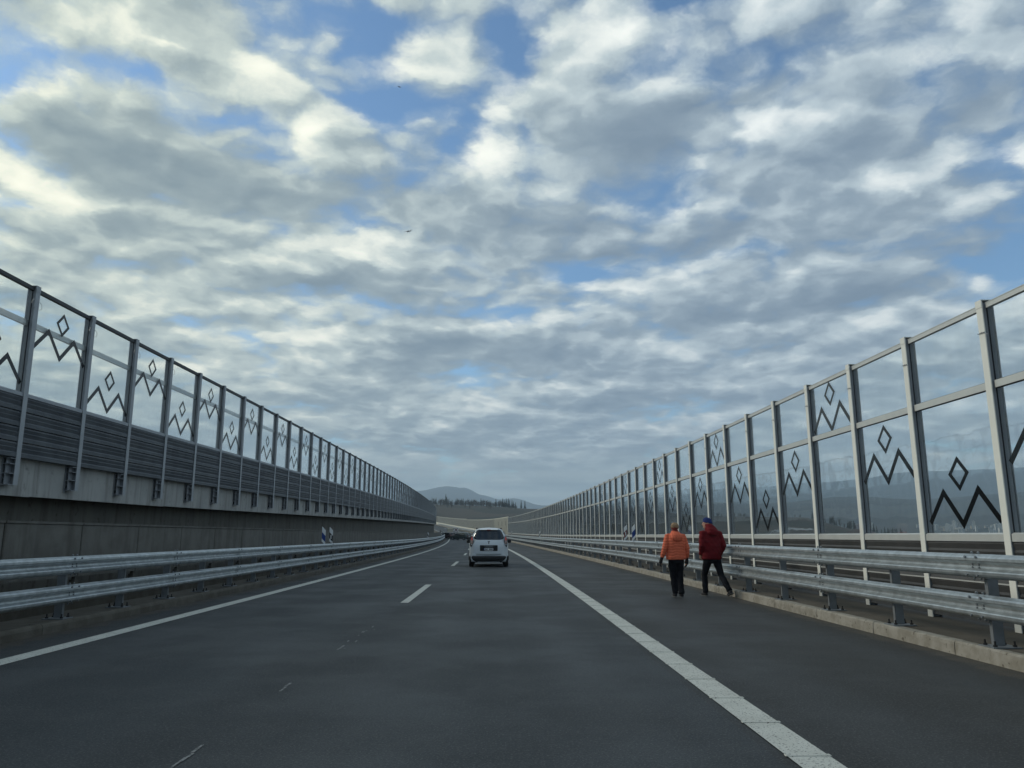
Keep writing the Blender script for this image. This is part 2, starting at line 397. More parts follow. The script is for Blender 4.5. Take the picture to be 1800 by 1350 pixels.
# ------------------------------------------------------------------ alignment of the motorway
R = 2600.0
def elev(s):
    return 4.2e-5*max(0.0, s-54)**2
def grade(s):
    return 8.4e-5*max(0.0, s-54)
def rise(s):                                                # the other carriageway climbs beside this one
    t = s-15; return 0.0106*(t if t > 8 else max(0.0, (t+8))**2/32)
def at(s, lat, h=0.0, follow=True):
    th = s/R
    return Vector((-R + (R+lat)*math.cos(th), (R+lat)*math.sin(th), (elev(s) if follow else 0.0) + h))
def rot(s, follow=True):
    return (math.atan(grade(s)) if follow else 0.0, 0.0, s/R)

def strip(mb, l0, l1, h0, h1, s0, s1, step=5.0, fn=None):
    n = max(1, int(math.ceil((s1-s0)/step))); b = len(mb.v)
    for i in range(n+1):
        s = s0 + (s1-s0)*i/n
        if fn: mb.v += [tuple(fn(s, l0, h0)), tuple(fn(s, l1, h1))]
        else: mb.v += [tuple(at(s, l0, h0)), tuple(at(s, l1, h1))]
    for i in range(n): mb.face((b+2*i, b+2*i+1, b+2*i+3, b+2*i+2))
    return mb
def left_at(s, lat, h):
    p = at(s, lat, 0, False); p.z = h + rise(s); return p

S0, S1 = -25.0, 560.0
KR, KL = 5.38, -6.42           # kerb faces
# ---- road surface
mb = MB().use('asphalt'); strip(mb, KL-0.05, 1.75, 0, 0, S0, S1)
road = tag(put('road', mb.mesh('road')), kind='structure')
mb = MB().use('asphalt_shoulder'); strip(mb, 1.75, KR+0.05, 0, 0, S0, S1)
put('hard_shoulder', mb.mesh('hard_shoulder'), road)
# deck body below
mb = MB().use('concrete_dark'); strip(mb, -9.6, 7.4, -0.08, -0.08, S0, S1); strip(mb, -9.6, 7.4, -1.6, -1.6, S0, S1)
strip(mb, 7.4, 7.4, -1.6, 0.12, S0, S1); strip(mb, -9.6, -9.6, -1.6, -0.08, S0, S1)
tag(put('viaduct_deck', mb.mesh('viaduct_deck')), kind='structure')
# ---- painted lines
def line(name, l, w, s0, s1, h=0.006, m='paint', step=3.0):
    q = MB().use(m); strip(q, l-w/2, l+w/2, h, h, s0, s1, step); return put(name, q.mesh(name), road)
edge_r = line('edge_line', 1.965, 0.27, 2.0, 400)
line('edge_line', -5.50, 0.26, 2.0, 400)
bar = MB().use('paint').prism([(-0.147,0),(0.147,0),(0.144,0.005),(-0.144,0.005)], -0.02, 0.02).mesh('rumble_bar')
for i in range(60):
    s = 2.56 + 0.886*i; put('rumble_bar', bar, edge_r, at(s, 1.965, 0.006), rot(s))
for i in range(-1, 14):
    s = 16.6 + 19.6*i
    if s > 3: line('lane_dash', -1.94, 0.17, s, s+6.0, step=2)
# thin setting-out strokes left in the middle of the lane
rs = random.Random(3)
for s0_, s1_ in ((4.85, 5.55), (7.35, 7.75), (9.9, 10.3)):
    q = MB().use('paint_thin')
    s = s0_
    while s < s1_:
        w = 0.007 + rs.random()*0.007; o_ = -1.975 + rs.uniform(-.008, .008); e = s + rs.uniform(0.06, 0.12)
        strip(q, o_-w, o_+w, 0.005, 0.005, s, min(e, s1_), 1.0); s = e + rs.uniform(0.0, 0.02)
    put('setting_out_mark', q.mesh('setting_out_mark'), road)
q = MB().use('paint_thin')
for k in range(9):
    a = rs.uniform(0, 1); s = 9.9 + a*2.4; l = -1.95 + rs.uniform(-.06, .1)
    strip(q, l-.006, l+.012, 0.005, 0.005, s, s+rs.uniform(.04, .16), 1)
put('paint_splash', q.mesh('paint_splash'), road)

# ---- kerbs
def kerb(name, lat, side, m, h, w, length, s0, s1, near, gap):
    k = tag(empty(name, at(0, lat)), kind='structure')
    base = k.location
    pr = [(0,-0.05),(w*side,-0.05),(w*side,h-0.004),(0.03*side,h),(0.008*side,h-0.016),(0,h-0.05)]
    meshes = []
    for i in range(4):
        q = MB().use(m); jj = random.Random(i).uniform
        q.prism([(a+jj(-.004,.004), b+jj(-.004,.004)) for a, b in pr], gap/2, length-gap/2); meshes.append(fix_normals(q.mesh('kerb_stone')))
    s = s0; i = 0
    while s < near:
        put('kerb_stone', meshes[i % 4], k, at(s, lat)-base, rot(s)); s += length; i += 1
    q = MB().use(m)
    strip(q, lat, lat, -0.02, h-0.02, s, s1); strip(q, lat, lat+0.03*side, h-0.02, h, s, s1); strip(q, lat+0.03*side, lat+w*side, h, h, s, s1)
    for i_, v in enumerate(q.v): q.v[i_] = tuple(Vector(v)-base)
    o = put('kerb_run', q.mesh('kerb_run'), k); o['kind'] = 'stuff'
    return k
kerb('kerb', KR, 1, 'kerb_concrete', 0.16, 0.17, 2.0, 1.4, 80, S1, 0.012)
kerb('kerb', KL, -1, 'kerb_concrete_dirty', 0.15, 0.20, 2.0, 3.4, 80, S1, 0.012)
mb = MB().use('walkway'); strip(mb, KR+0.17, 7.4, 0.157, 0.150, S0, S1)
tag(put('pavement', mb.mesh('pavement')), kind='structure')
mb = MB().use('kerb_concrete_dirty'); strip(mb, KL-0.20, -7.22, 0.147, 0.147, S0, 300); strip(mb, -7.22, -7.22, 0.147, 0.30, S0, 300)
strip(mb, -7.22, -7.60, 0.30, 0.30, S0, 300); strip(mb, -7.60, -7.60, 0.30, 0.05, S0, 300); strip(mb, -7.60, -9.6, 0.05, 0.02, S0, 300)
tag(put('pavement', mb.mesh('pavement')), kind='structure')

# ================================================================== noise barrier beside the hard shoulder
XR = 6.67; BAY = 2.035
rb = empty('noise_barrier', at(0, XR))
tag(rb, 'tall transparent noise barrier with cream posts beside the two walking people', 'noise barrier')
rbase = rb.location.copy()
SR0 = 10.16 - 2*BAY                                         # first post
NR = 78
RT, RM, RC = 4.66, 3.38, 1.30                              # underside levels of top rail, middle rail, sill
# post: an H section, its flange to the road
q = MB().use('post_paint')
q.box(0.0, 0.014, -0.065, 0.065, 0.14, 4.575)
q.use('post_paint_shaded'); q.box(0.014, 0.150, -0.006, 0.006, 0.14, 4.575); q.box(0.150, 0.164, -0.065, 0.065, 0.14, 4.575)  # web and back flange coloured as if turned from the light
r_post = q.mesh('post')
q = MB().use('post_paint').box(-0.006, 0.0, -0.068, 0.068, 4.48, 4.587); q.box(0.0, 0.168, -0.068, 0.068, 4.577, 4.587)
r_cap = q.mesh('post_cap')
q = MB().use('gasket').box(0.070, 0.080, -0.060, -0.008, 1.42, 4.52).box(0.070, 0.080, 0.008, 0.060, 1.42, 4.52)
q.use('post_paint_shaded').box(0.018, 0.066, -0.050, -0.010, 0.20, 4.54).box(0.084, 0.146, -0.050, -0.010, 0.20, 4.54)
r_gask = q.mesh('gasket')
q = MB().use('wire')
q.tube([(0.05,0.05,4.18),(0.0,0.02,4.14),(-0.02,-0.09,4.10),(-0.015,-0.15,4.07)], 0.004, 5)
q.tube([(0.05,0.05,4.18),(0.17,0.06,4.21),(0.24,0.09,4.27),(0.25,0.12,4.23),(0.19,0.10,4.18),(0.12,0.07,4.16)], 0.004, 5)
q.tube([(-0.012,-0.075,4.12),(-0.012,0.075,4.125)], 0.005, 5)
r_wire = q.mesh('wire_loop')
def bayrail(z0, z1, x0, x1, m):
    return MB().use(m).cbox(x0, x1, 0.055, BAY-0.055, z0, z1, 0.008).mesh('rail')
q = MB().use('aluminium').box(0.045, 0.105, 0.070, BAY-0.070, 4.465, 4.530); q.box(0.040, 0.110, 0.070, BAY-0.070, 4.530, 4.540)
r_top = q.mesh('top_rail')
q = MB().use('aluminium').box(0.040, 0.110, 0.070, BAY-0.070, 3.345, 3.445); q.use('gasket').box(0.050, 0.100, 0.070, BAY-0.070, 3.338, 3.345); q.box(0.050, 0.100, 0.070, BAY-0.070, 3.445, 3.451)
r_mid = q.mesh('middle_rail')
q = MB().use('aluminium').prism([(0.015,1.30),(0.135,1.30),(0.135,1.415),(0.045,1.415),(0.015,1.395)], 0.070, BAY-0.070)
r_sill = q.mesh('sill_rail')
r_up = MB().use('pane_clear').box(0.066, 0.084, 0.010, BAY-0.010, 3.438, 4.48).mesh('pane')
r_lo = MB().use('pane_clear').box(0.066, 0.084, 0.010, BAY-0.010, 1.40, 3.35).mesh('pane')
# louvred boards below the sill
NB = 4; bh = (1.30-0.19)/NB
def board_mesh(h, m, x0, depth):
    q = MB().use(m)
    pr = [(x0, 0.012),(x0+depth, 0.012),(x0+depth, h-0.004),(x0+0.02, h-0.004),(x0+0.004, h-0.03),(x0+0.022, h*0.62),(x0+0.006, h*0.50),(x0+0.024, h*0.30)]
    q.prism(pr, 0.068, BAY-0.068); return fix_normals(q.mesh('board'))
r_board = board_mesh(bh, 'board_warm', 0.02, 0.11)
q = MB().use('aluminium').box(0.012, 0.10, 0.070, BAY-0.070, -0.012, 0.008); r_joint = q.mesh('joint_strip')

def rhomb(cy, cz, hw, hh, t, x0, x1):
    """hollow diamond, as four bars"""
    q = MB().use('pattern_black')
    o = [(cy, cz-hh),(cy+hw, cz),(cy, cz+hh),(cy-hw, cz)]
    k = 1 - t*math.sqrt(1/hw**2+1/hh**2)
    i_ = [(cy+(a-cy)*k, cz+(b-cz)*k) for a, b in o]
    for j in range(4):
        a, b, c, d = o[j], o[(j+1)%4], i_[(j+1)%4], i_[j]
        q.prism([a, b, c, d], x0, x1, 'x')
    return fix_normals(q.mesh('diamond_mark'))
def zigzag(y0, y1, z0, z1, t, x0, x1):
    q = MB().use('pattern_black'); w = y1-y0
    P = [(y0, z0+0.03),(y0+w*0.25, z1),(y0+w*0.5, z0),(y0+w*0.75, z1),(y1, z0+0.03)]
    # mitred band
    sl = [((b[0]-a[0]), (b[1]-a[1])) for a, b in zip(P, P[1:])]
    def off(a, d, k):
        L = math.hypot(*d); return (a[0]-d[1]/L*k, a[1]+d[0]/L*k)
    def side(k):
        out = [off(P[0], sl[0], k)]
        for j in range(1, 4):
            d1, d2 = sl[j-1], sl[j]; a = off(P[j], d1, k); b = off(P[j], d2, k)
            den_ = d1[0]*d2[1]-d1[1]*d2[0]; u = ((b[0]-a[0])*d2[1]-(b[1]-a[1])*d2[0])/den_
            out.append((a[0]+d1[0]*u, a[1]+d1[1]*u))
        out.append(off(P[4], sl[3], k)); return out
    A, B = side(t/2), side(-t/2)
    for j in range(4): q.prism([A[j], A[j+1], B[j+1], B[j]], x0, x1, 'x')
    return fix_normals(q.mesh('zigzag_mark'))
YC = BAY/2
pats_r = {}
for nm, z0 in (('low', 1.535), ('mid', 2.29), ('high', 3.475)):
    pats_r[nm] = (rhomb(YC, z0+0.735, 0.255, 0.255, 0.062, 0.0625, 0.0655), zigzag(0.16, BAY-0.16, z0, z0+0.48, 0.088, 0.0625, 0.0655))
seq = {0: 'mid', 1: 'low', 2: 'mid', 3: 'high'}
far_boards = MB().use('board_warm')
for i in range(NR):
    s = SR0 + BAY*i; e = rot(s); p0 = at(s, XR) - rbase
    nearby = s < 64
    po = put('post', r_post, rb, p0, e)
    if s < 90: put('post_cap', r_cap, po)
    if nearby: put('gasket', r_gask, po)
    if s < 34: put('wire_loop', r_wire, po)
    if i == NR-1: break
    put('top_rail', r_top, rb, p0, e); put('middle_rail', r_mid, rb, p0, e); put('sill_rail', r_sill, rb, p0, e)
    up = put('pane', r_up, rb, p0, e); lo = put('pane', r_lo, rb, p0, e)
    kind = seq[(i-1) % 4]                                  # bay 1 reaches from post 1 to post 2 (the one before the frame edge)
    if s < 110:
        host = up if kind == 'high' else lo
        put('diamond_mark', pats_r[kind][0], host); put('zigzag_mark', pats_r[kind][1], host)
    if s < 56:
        for k in range(NB):
            bo = put('board', r_board, rb, p0 + Vector((0, 0, 0.19+bh*k)), e)
            if k and s < 40: put('joint_strip', r_joint, bo)
    else:
        for k in range(NB):
            M = Matrix.Translation(p0) @ Euler(e).to_matrix().to_4x4()
            far_boards.box(0.03, 0.13, 0.068, BAY-0.068, 0.20+bh*k, 0.18+bh*(k+1), M)
tag(put('board_run', far_boards.mesh('board_run'), rb), kind='stuff')
SREND = SR0 + BAY*(NR-1)

# ================================================================== noise barrier of the other carriageway
XL = -8.72
lb = empty('noise_barrier', left_at(0, XL, 2.1))
tag(lb, 'dark boarded noise barrier with transparent upper panes on the overhanging concrete parapet', 'noise barrier')
lbase = lb.location.copy()
BAY = 2.07; YC = BAY/2; SL0 = 14.14 - 4*BAY; NL = 110
Z0, ZB, ZG, ZT = 2.25, 2.75, 3.90, 5.98
q = MB().use('aluminium_grey')
q.box(-0.014, 0.0, -0.065, 0.065, Z0, ZT)
q.use('post_paint_shaded'); q.box(-0.150, -0.014, -0.006, 0.006, Z0+0.02, ZT); q.box(-0.164, -0.150, -0.065, 0.065, Z0+0.02, ZT)  # same painted shade behind the front flange
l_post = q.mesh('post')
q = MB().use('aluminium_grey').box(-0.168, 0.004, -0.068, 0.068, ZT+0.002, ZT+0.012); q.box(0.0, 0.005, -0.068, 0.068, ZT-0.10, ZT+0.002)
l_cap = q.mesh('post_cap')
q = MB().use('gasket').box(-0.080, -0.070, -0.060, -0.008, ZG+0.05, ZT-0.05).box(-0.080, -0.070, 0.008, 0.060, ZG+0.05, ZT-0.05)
q.use('post_paint_shaded').box(-0.066, -0.018, -0.050, -0.010, ZB, ZT-0.04).box(-0.146, -0.084, -0.050, -0.010, ZB, ZT-0.04)
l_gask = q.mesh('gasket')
q = MB().use('post_paint_shaded')                             # stiffened shoe below the boards
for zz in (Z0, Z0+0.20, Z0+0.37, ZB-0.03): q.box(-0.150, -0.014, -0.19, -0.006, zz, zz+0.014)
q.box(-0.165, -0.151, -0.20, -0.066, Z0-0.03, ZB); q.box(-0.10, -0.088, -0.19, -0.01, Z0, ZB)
q.use('bolt_dark').box(-0.15, -0.10, -0.15, -0.09, Z0+0.05, Z0+0.11)
l_shoe = q.mesh('shoe_bracket')
q = MB().use('wire')
q.tube([(0.006,-0.07,5.72),(0.02,-0.16,5.70),(0.02,-0.20,5.62),(0.02,-0.16,5.55),(0.006,-0.07,5.56)], 0.004, 5)
q.tube([(0.006,0.07,5.70),(0.02,0.12,5.66),(0.02,0.13,5.58),(0.006,0.07,5.55)], 0.004, 5)
l_wire = q.mesh('wire_loop')
l_top = MB().use('rail_dark').box(-0.110, -0.040, 0.070, BAY-0.070, ZT-0.085, ZT-0.015).mesh('top_rail')
l_mid = MB().use('aluminium').box(-0.150, -0.095, 0.070, BAY-0.070, 5.215, 5.32).mesh('middle_rail')
l_sill = MB().use('aluminium_grey').prism([(-0.015,ZG-0.03),(-0.135,ZG-0.03),(-0.135,ZG+0.05),(-0.045,ZG+0.05),(-0.015,ZG+0.03)], 0.070, BAY-0.070).mesh('sill_rail')
l_pane = MB().use('pane_clear').box(-0.086, -0.068, 0.010, BAY-0.010, ZG+0.045, ZT-0.075).mesh('pane')
NBL = 4; bhl = (ZG-0.03-ZB)/NBL
q = MB().use('board')
h_ = bhl
pr = [(-0.012, 0.010),(-0.13, 0.010),(-0.13, h_-0.006),(-0.03, h_-0.006),(-0.014, h_-0.035),(-0.030, h_*0.66),(-0.012, h_*0.60),(-0.030, h_*0.36),(-0.012, h_*0.28)]
q.prism(pr, 0.068, BAY-0.068); l_board = fix_normals(q.mesh('board'))
pats_l = {}
for nm, z0 in (('low', 4.075), ('high', 4.815)):
    pats_l[nm] = (rhomb(YC, z0+0.69, 0.235, 0.24, 0.058, -0.067, -0.063), zigzag(0.13, BAY-0.13, z0, z0+0.45, 0.085, -0.067, -0.063))
far_b = MB().use('board')
for i in range(NL):
    s = SL0 + BAY*i
    p0 = left_at(s, XL, 0) - lbase; sl_ = math.atan((rise(s+1)-rise(s-1))/2); e = (sl_, 0, s/R)
    po = put('post', l_post, lb, p0, e)
    if s < 90: put('shoe_bracket', l_shoe, po); put('post_cap', l_cap, po)
    if s < 60: put('gasket', l_gask, po)
    if s < 22: put('wire_loop', l_wire, po)
    put('top_rail', l_top, lb, p0, e); put('middle_rail', l_mid, lb, p0, e); put('sill_rail', l_sill, lb, p0, e)
    pa = put('pane', l_pane, lb, p0, e)
    if s < 100:
        kd = 'low' if (i % 2) == 1 else 'high'
        put('diamond_mark', pats_l[kd][0], pa); put('zigzag_mark', pats_l[kd][1], pa)
    if s < 64:
        for k in range(NBL): put('board', l_board, lb, p0 + Vector((0, 0, ZB+bhl*k)), e)
    else:
        M = Matrix.Translation(p0) @ Euler(e).to_matrix().to_4x4()
        for k in range(NBL): far_b.box(-0.13, -0.02, 0.068, BAY-0.068, ZB+0.01+bhl*k, ZB-0.01+bhl*(k+1), M)
tag(put('board_run', far_b.mesh('board_run'), lb), kind='stuff')
SLEND = SL0 + BAY*NL
# end post closing the barrier
# ---- the parapet the barrier hangs on, and the deck and wall behind it
pp = empty('bridge_parapet', left_at(0, -8.9, 2.0))
tag(pp, 'pale concrete bridge parapet of the raised carriageway carrying the boarded barrier', 'parapet')
pb = pp.location.copy()
SEG = 6.0
s = 14.86 - 2*SEG; pms = []
for k in range(3):
    q = MB().use('concrete'); q.prism([(-8.89,2.08),(-8.89,2.92),(-9.35,2.92),(-9.35,2.30),(-8.99,2.08)], 0.006, SEG-0.006)
    for i_, v in enumerate(q.v): q.v[i_] = (v[0]+8.9, v[1], v[2]-2.0)
    pms.append(fix_normals(q.mesh('parapet_segment')))
i = 0
while s < SLEND:
    put('parapet_segment', pms[i%3], pp, left_at(s, -8.9, 2.0)-pb, (math.atan((rise(s+1)-rise(s-1))/2), 0, s/R)); s += SEG; i += 1
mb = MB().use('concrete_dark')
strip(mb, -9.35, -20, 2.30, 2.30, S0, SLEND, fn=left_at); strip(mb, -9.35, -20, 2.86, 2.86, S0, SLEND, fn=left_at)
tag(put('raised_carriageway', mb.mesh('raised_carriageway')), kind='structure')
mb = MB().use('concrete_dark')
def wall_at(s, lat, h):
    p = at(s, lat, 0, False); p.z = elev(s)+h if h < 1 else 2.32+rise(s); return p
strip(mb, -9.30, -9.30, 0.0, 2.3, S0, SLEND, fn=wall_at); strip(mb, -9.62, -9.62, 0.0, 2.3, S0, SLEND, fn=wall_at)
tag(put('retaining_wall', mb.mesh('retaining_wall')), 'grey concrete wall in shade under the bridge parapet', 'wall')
# ---- low row of concrete panels behind the crash barrier
lw = empty('panel_wall', at(0, -7.4))
tag(lw, 'low wall of weathered concrete panels behind the median crash barrier', 'wall')
wb = lw.location.copy(); PL = 2.19
pms = []
for k in range(3):
    q = MB().use('concrete_panel'); q.cbox(-0.06, 0.06, 0.022, PL-0.022, 0.68, 1.56, 0.012); q.box(-0.075, 0.075, 0.022, PL-0.022, 1.562, 1.60)
    pms.append(fix_normals(q.mesh('concrete_panel')))
q = MB().use('concrete_dark').box(-0.05, 0.05, -0.06, 0.06, 0.30, 0.62).box(-0.03, 0.03, -0.020, 0.020, 0.62, 1.54); stub = q.mesh('stub_post')
s = 11.76 - 4*PL; i = 0
far_p = MB().use('concrete_panel')
while s < SLEND:
    p0 = at(s, -7.4) - wb
    if s < 150:
        put('concrete_panel', pms[i%3], lw, p0, rot(s)); put('stub_post', stub, lw, p0, rot(s))
    else:
        far_p.box(-0.06, 0.06, 0.02, PL-0.02, 0.62, 1.60, Matrix.Translation(p0) @ Euler(rot(s)).to_matrix().to_4x4())
    s += PL; i += 1
tag(put('panel_run', far_p.mesh('panel_run'), lw), kind='stuff')
# moss and litter in the slot below the panels
mb = MB().use('moss'); rm = random.Random(5)
for k in range(2600):
    s = rm.uniform(5, 70); l = rm.uniform(-8.3, -7.5)
    if (math.sin(s*0.9)+math.sin(s*0.37+1)) < 0.1 and rm.random() < .8: continue
    p = at(s, l, 0.04); a = rm.uniform(0, PI); w = rm.uniform(.02, .07); h = rm.uniform(.05, .26)
    b = len(mb.v); d = Vector((math.cos(a), math.sin(a), 0))*w; t = Vector((rm.uniform(-.06,.06), rm.uniform(-.06,.06), h))
    mb.v += [tuple(p-d), tuple(p+d), tuple(p+t)]; mb.face((b, b+1, b+2))
tag(put('moss', mb.mesh('moss')), 'brownish moss and dead weeds under the concrete panels', 'moss', kind='stuff')

# ================================================================== steel crash barriers
def w_profile(sign):
    o = [(0.0,.158),(.012,.156),(.066,.128),(.080,.108),(.082,.074),(.074,.060),(.030,.026),(.026,0),(.030,-.026),(.074,-.060),(.082,-.074),(.080,-.108),(.066,-.128),(.012,-.156),(0,-.158)]
    i_ = [(a-.008, b*0.985) for a, b in o][::-1]
    return [(a*sign, b*0.84) for a, b in o+i_]
def crash_barrier(label, lat, sign, hs, base_h, s_first, spacing, s_end):
    """sign: direction of the traffic seen from the posts (+1 = towards +x)"""
    cb = tag(empty('crash_barrier', at(0, lat)), label, 'crash barrier'); b0 = cb.location.copy()
    LB = spacing*2
    prof = w_profile(sign)
    q = MB().use('galvanised'); q.prism(prof, -0.15, LB+0.02); beam = fix_normals(q.mesh('beam'))
    q = MB().use('galvanised'); q.prism([(a, b) for a, b in prof], -0.12, LB+0.0); 
    bolts = MB().use('galvanised_dull')
    for yy in (-0.10, 0.10):
        for zz in (0.10, -0.10):
            bolts.tube([(sign*.078, yy, zz), (sign*.096, yy, zz)], 0.014, 6)
        for dz_ in (0.018, -0.018): bolts.tube([(sign*.024, yy*.6, dz_), (sign*.042, yy*.6, dz_)], 0.013, 6)
    for zz in (0.145, -0.145):
        for yy in (-.06, .06): bolts.tube([(sign*.018, yy, zz-.004), (sign*.030, yy, zz+.012)], 0.014, 6)
    bm_ = bolts.mesh('splice_bolts')
    # C-section post
    q = MB().use('galvanised_dull'); d0 = -0.20*sign; d1 = -0.08*sign
    a_, b_ = min(d0, d1), max(d0, d1)
    q.box(a_, b_, -0.003, 0.003, 0.014, hs[0]+0.13-base_h); q.box(a_, a_+0.005, -0.003, 0.055, 0.014, hs[0]+0.13-base_h); q.box(b_-0.005, b_, -0.003, 0.055, 0.014, hs[0]+0.13-base_h)
    post = q.mesh('post')
    pl = MB().use('galvanised_dull').box(min(-0.30*sign, 0.02*sign), max(-0.30*sign, 0.02*sign), -0.14, 0.14, 0.0, 0.014).mesh('base_plate')
    bt = MB().use('bolt_dark')
    for xx in (-0.25, -0.03):
        for yy in (-0.09, 0.09): bt.tube([(xx*sign, yy, 0.0), (xx*sign, yy, 0.035)], 0.022, 6).tube([(xx*sign, yy, 0.035), (xx*sign, yy, 0.075)], 0.011, 6)
    bt = bt.mesh('anchor_bolts')
    sp = MB().use('galvanised_dull')
    for h in hs: sp.box(min(-0.085*sign, 0.02*sign), max(-0.085*sign, 0.02*sign), -0.05, 0.05, h-0.07-base_h, h+0.07-base_h)
    sp = sp.mesh('spacer')
    s = s_first; i = 0; farp = MB().use('galvanised_dull'); farb = MB().use('galvanised')
    while s < s_end:
        p0 = at(s, lat, base_h) - b0; e = rot(s)
        if s < 100:
            po = put('post', post, cb, p0, e); put('spacer', sp, po)
            if s < 60: put('base_plate', pl, po)
            if s < 40: tag(put('anchor_bolts', bt, po), kind='stuff')
        else:
            farp.box(a_, b_, -0.03, 0.03, 0, hs[0]+0.1-base_h, Matrix.Translation(p0) @ Euler(e).to_matrix().to_4x4())
        if i % 2 == 0:
            for h in hs:
                ps = at(s, lat, h) - b0; e2 = (e[0], 0, (s+LB/2)/R)
                o = put('beam', beam, cb, ps, e2)
                if s < 60: tag(put('splice_bolts', bm_, o), kind='stuff')
        s += spacing; i += 1
    tag(put('post_run', farp.mesh('post_run'), cb), kind='stuff')
    return cb
crash_barrier('double galvanised crash barrier on the kerb beside the two walking people', 5.44, -1, (1.04, 0.595), 0.16, 8.85-2*2.15, 2.15, 470)
crash_barrier('double galvanised crash barrier along the median before the concrete panel wall', -6.50, 1, (0.935, 0.515), 0.15, 12.16-4*1.9, 1.9, 240)

# ================================================================== delineators
def delineator(lat, s, h0, mids, label, side, lean=0.0, small=False):
    e = empty('delineator_post', at(s, lat, h0), s/R); e.rotation_euler = (0, lean, s/R)
    tag(e, label, 'delineator', 'delineators on the crash barriers')
    w = 0.065; H = 0.55; sl = 0.07*side
    def slab(z0, z1, m, nm, y=0.0, x0=-w, x1=w):
        k = lambda x: sl*(x/w)
        q = MB().use(m); q.prism([(x0, z0+k(x0)),(x1, z0+k(x1)),(x1, z1+k(x1)),(x0, z1+k(x0))], y-0.02, y+0.02)
        return put(nm, fix_normals(q.mesh(nm)), e)
    slab(-0.02, 0.09, 'plastic_white', 'foot')
    slab(0.0902, 0.329, mids, 'coloured_band')
    slab(0.3292, 0.53, 'plastic_white', 'head')
    q = MB().use('reflector' if not small else 'plastic_white'); q.box(-0.02, 0.02, -0.028, -0.0205, 0.13, 0.29); put('reflector', q.mesh('reflector'), e)
    q = MB().use('galvanised_dull').box(-0.03, 0.03, 0.021, 0.035, -0.25, 0.2); put('bracket', q.mesh('bracket'), e)
    return e
def blue_front(e):
    for c in e.children:
        if c.name.startswith('reflector'): bpy.data.objects.remove(c); break
e = delineator(-6.60, 30.2, 1.11, 'plastic_blue', 'white delineator with a blue band on the median crash barrier', -1); blue_front(e)
delineator(-6.60, 31.6, 1.11, 'plastic_black', 'white delineator with a black band next to the blue one on the median', -1)
e = delineator(5.60, 31.6, 1.24, 'plastic_blue', 'white delineator with a blue band on the barrier beyond the orange jacket', 1); blue_front(e)
delineator(5.60, 33.5, 1.24, 'plastic_red', 'white delineator with a dark red band on the barrier beyond the orange jacket', 1)
delineator(-6.60, 88, 1.11, 'plastic_black', 'small distant white delineator on the median crash barrier', -1)
delineator(-6.60, 138, 1.11, 'plastic_black', 'farthest delineator on the median, where the crash barrier bends away', -1)
delineator(5.60, 84, 1.24, 'plastic_black', 'distant white delineator on the shoulder barrier, nearer of the two', 1)
delineator(5.60, 137, 1.24, 'plastic_black', 'distant white delineator just beside the white car', 1)

# ================================================================== pale panelled barrier at the far bend
fb = empty('noise_barrier', at(SREND, XR))
tag(fb, 'pale cream panelled noise barrier on the far bend behind the white car', 'noise barrier')
f0 = fb.location.copy()
q = MB().use('cream_coping').box(-0.05, 0.20, -0.12, 0.12, 0.1, 4.75); f_post = q.mesh('post')
FL = 4.0
q = MB().use('cream_panel').box(0.0, 0.12, 0.122, FL-0.122, 0.16, 4.60); f_pc = q.mesh('panel')
q = MB().use('cream_coping').box(-0.006, 0.13, 0.122, FL-0.122, 4.602, 4.74); f_top = q.mesh('coping')
q = MB().use('grey_panel').box(0.0, 0.12, 0.122, FL-0.122, 1.45, 4.60); f_pg = q.mesh('panel')
q = MB().use('cream_coping').box(-0.06, 0.16, 0.122, FL-0.122, 0.16, 1.446); f_base = q.mesh('plinth')
q = MB().use('dark_panel').box(-0.03, -0.002, 1.4, 2.7, 2.9, 3.9); f_mark = q.mesh('hatch')
s = SREND + 0.2; i = 0
while s < 552:
    p0 = at(s, XR) - f0; e = rot(s)
    put('post', f_post, fb, p0, e)
    put('coping', f_top, fb, p0 + Vector((0, 0, 0.25 if s > 330 else 0)), e)
    if s < 205:
        pn = put('panel', f_pc, fb, p0, e)
        if i in (1, 4, 7): put('hatch', f_mark, pn)
    else:
        put('panel', f_pg, fb, p0, e); put('plinth', f_base, fb, p0, e)
    s += FL; i += 1

# ================================================================== ground, hills
def interp(tab, x):
    if x <= tab[0][0]: return tab[0][1]
    for (a, b), (c, d) in zip(tab, tab[1:]):
        if x <= c:
            t = (x-a)/(c-a); t = t*t*(3-2*t); return b+(d-b)*t
    return tab[-1][1]
from mathutils import noise as mn
def px(x): return math.atan2((x-880)/1350, 1.0)          # column of the photograph -> azimuth
def hh(y, r): return EYE + (941-y)/1350*r                # height seen at row y at range r
RMID, R2, R3 = 1000.0, 4300.0, 7600.0
MID = [(-PI, 10), (-1.6, 25), (-0.6, 34), (px(700), 38), (px(776), hh(890, RMID)), (px(850), hh(892, RMID)), (px(940), hh(897, RMID)), (px(1090), hh(901, RMID)), (px(1300), hh(911, RMID)), (px(1400), hh(912, RMID)),
       (px(1500), hh(930, RMID)), (px(1570), hh(942, RMID)), (px(1700), -22), (1.2, -20), (1.8, 0), (PI, 10)]
SEC = [(-PI, 120), (-1.2, 160), (px(600), 150), (px(770), 60), (px(900), 90), (px(1000), 140), (px(1200), 170), (px(1330), hh(893, R2)), (px(1480), hh(884, R2)), (px(1640), hh(888, R2)), (px(1800), hh(880, R2)), (1.0, 200), (1.8, 120), (PI, 120)]
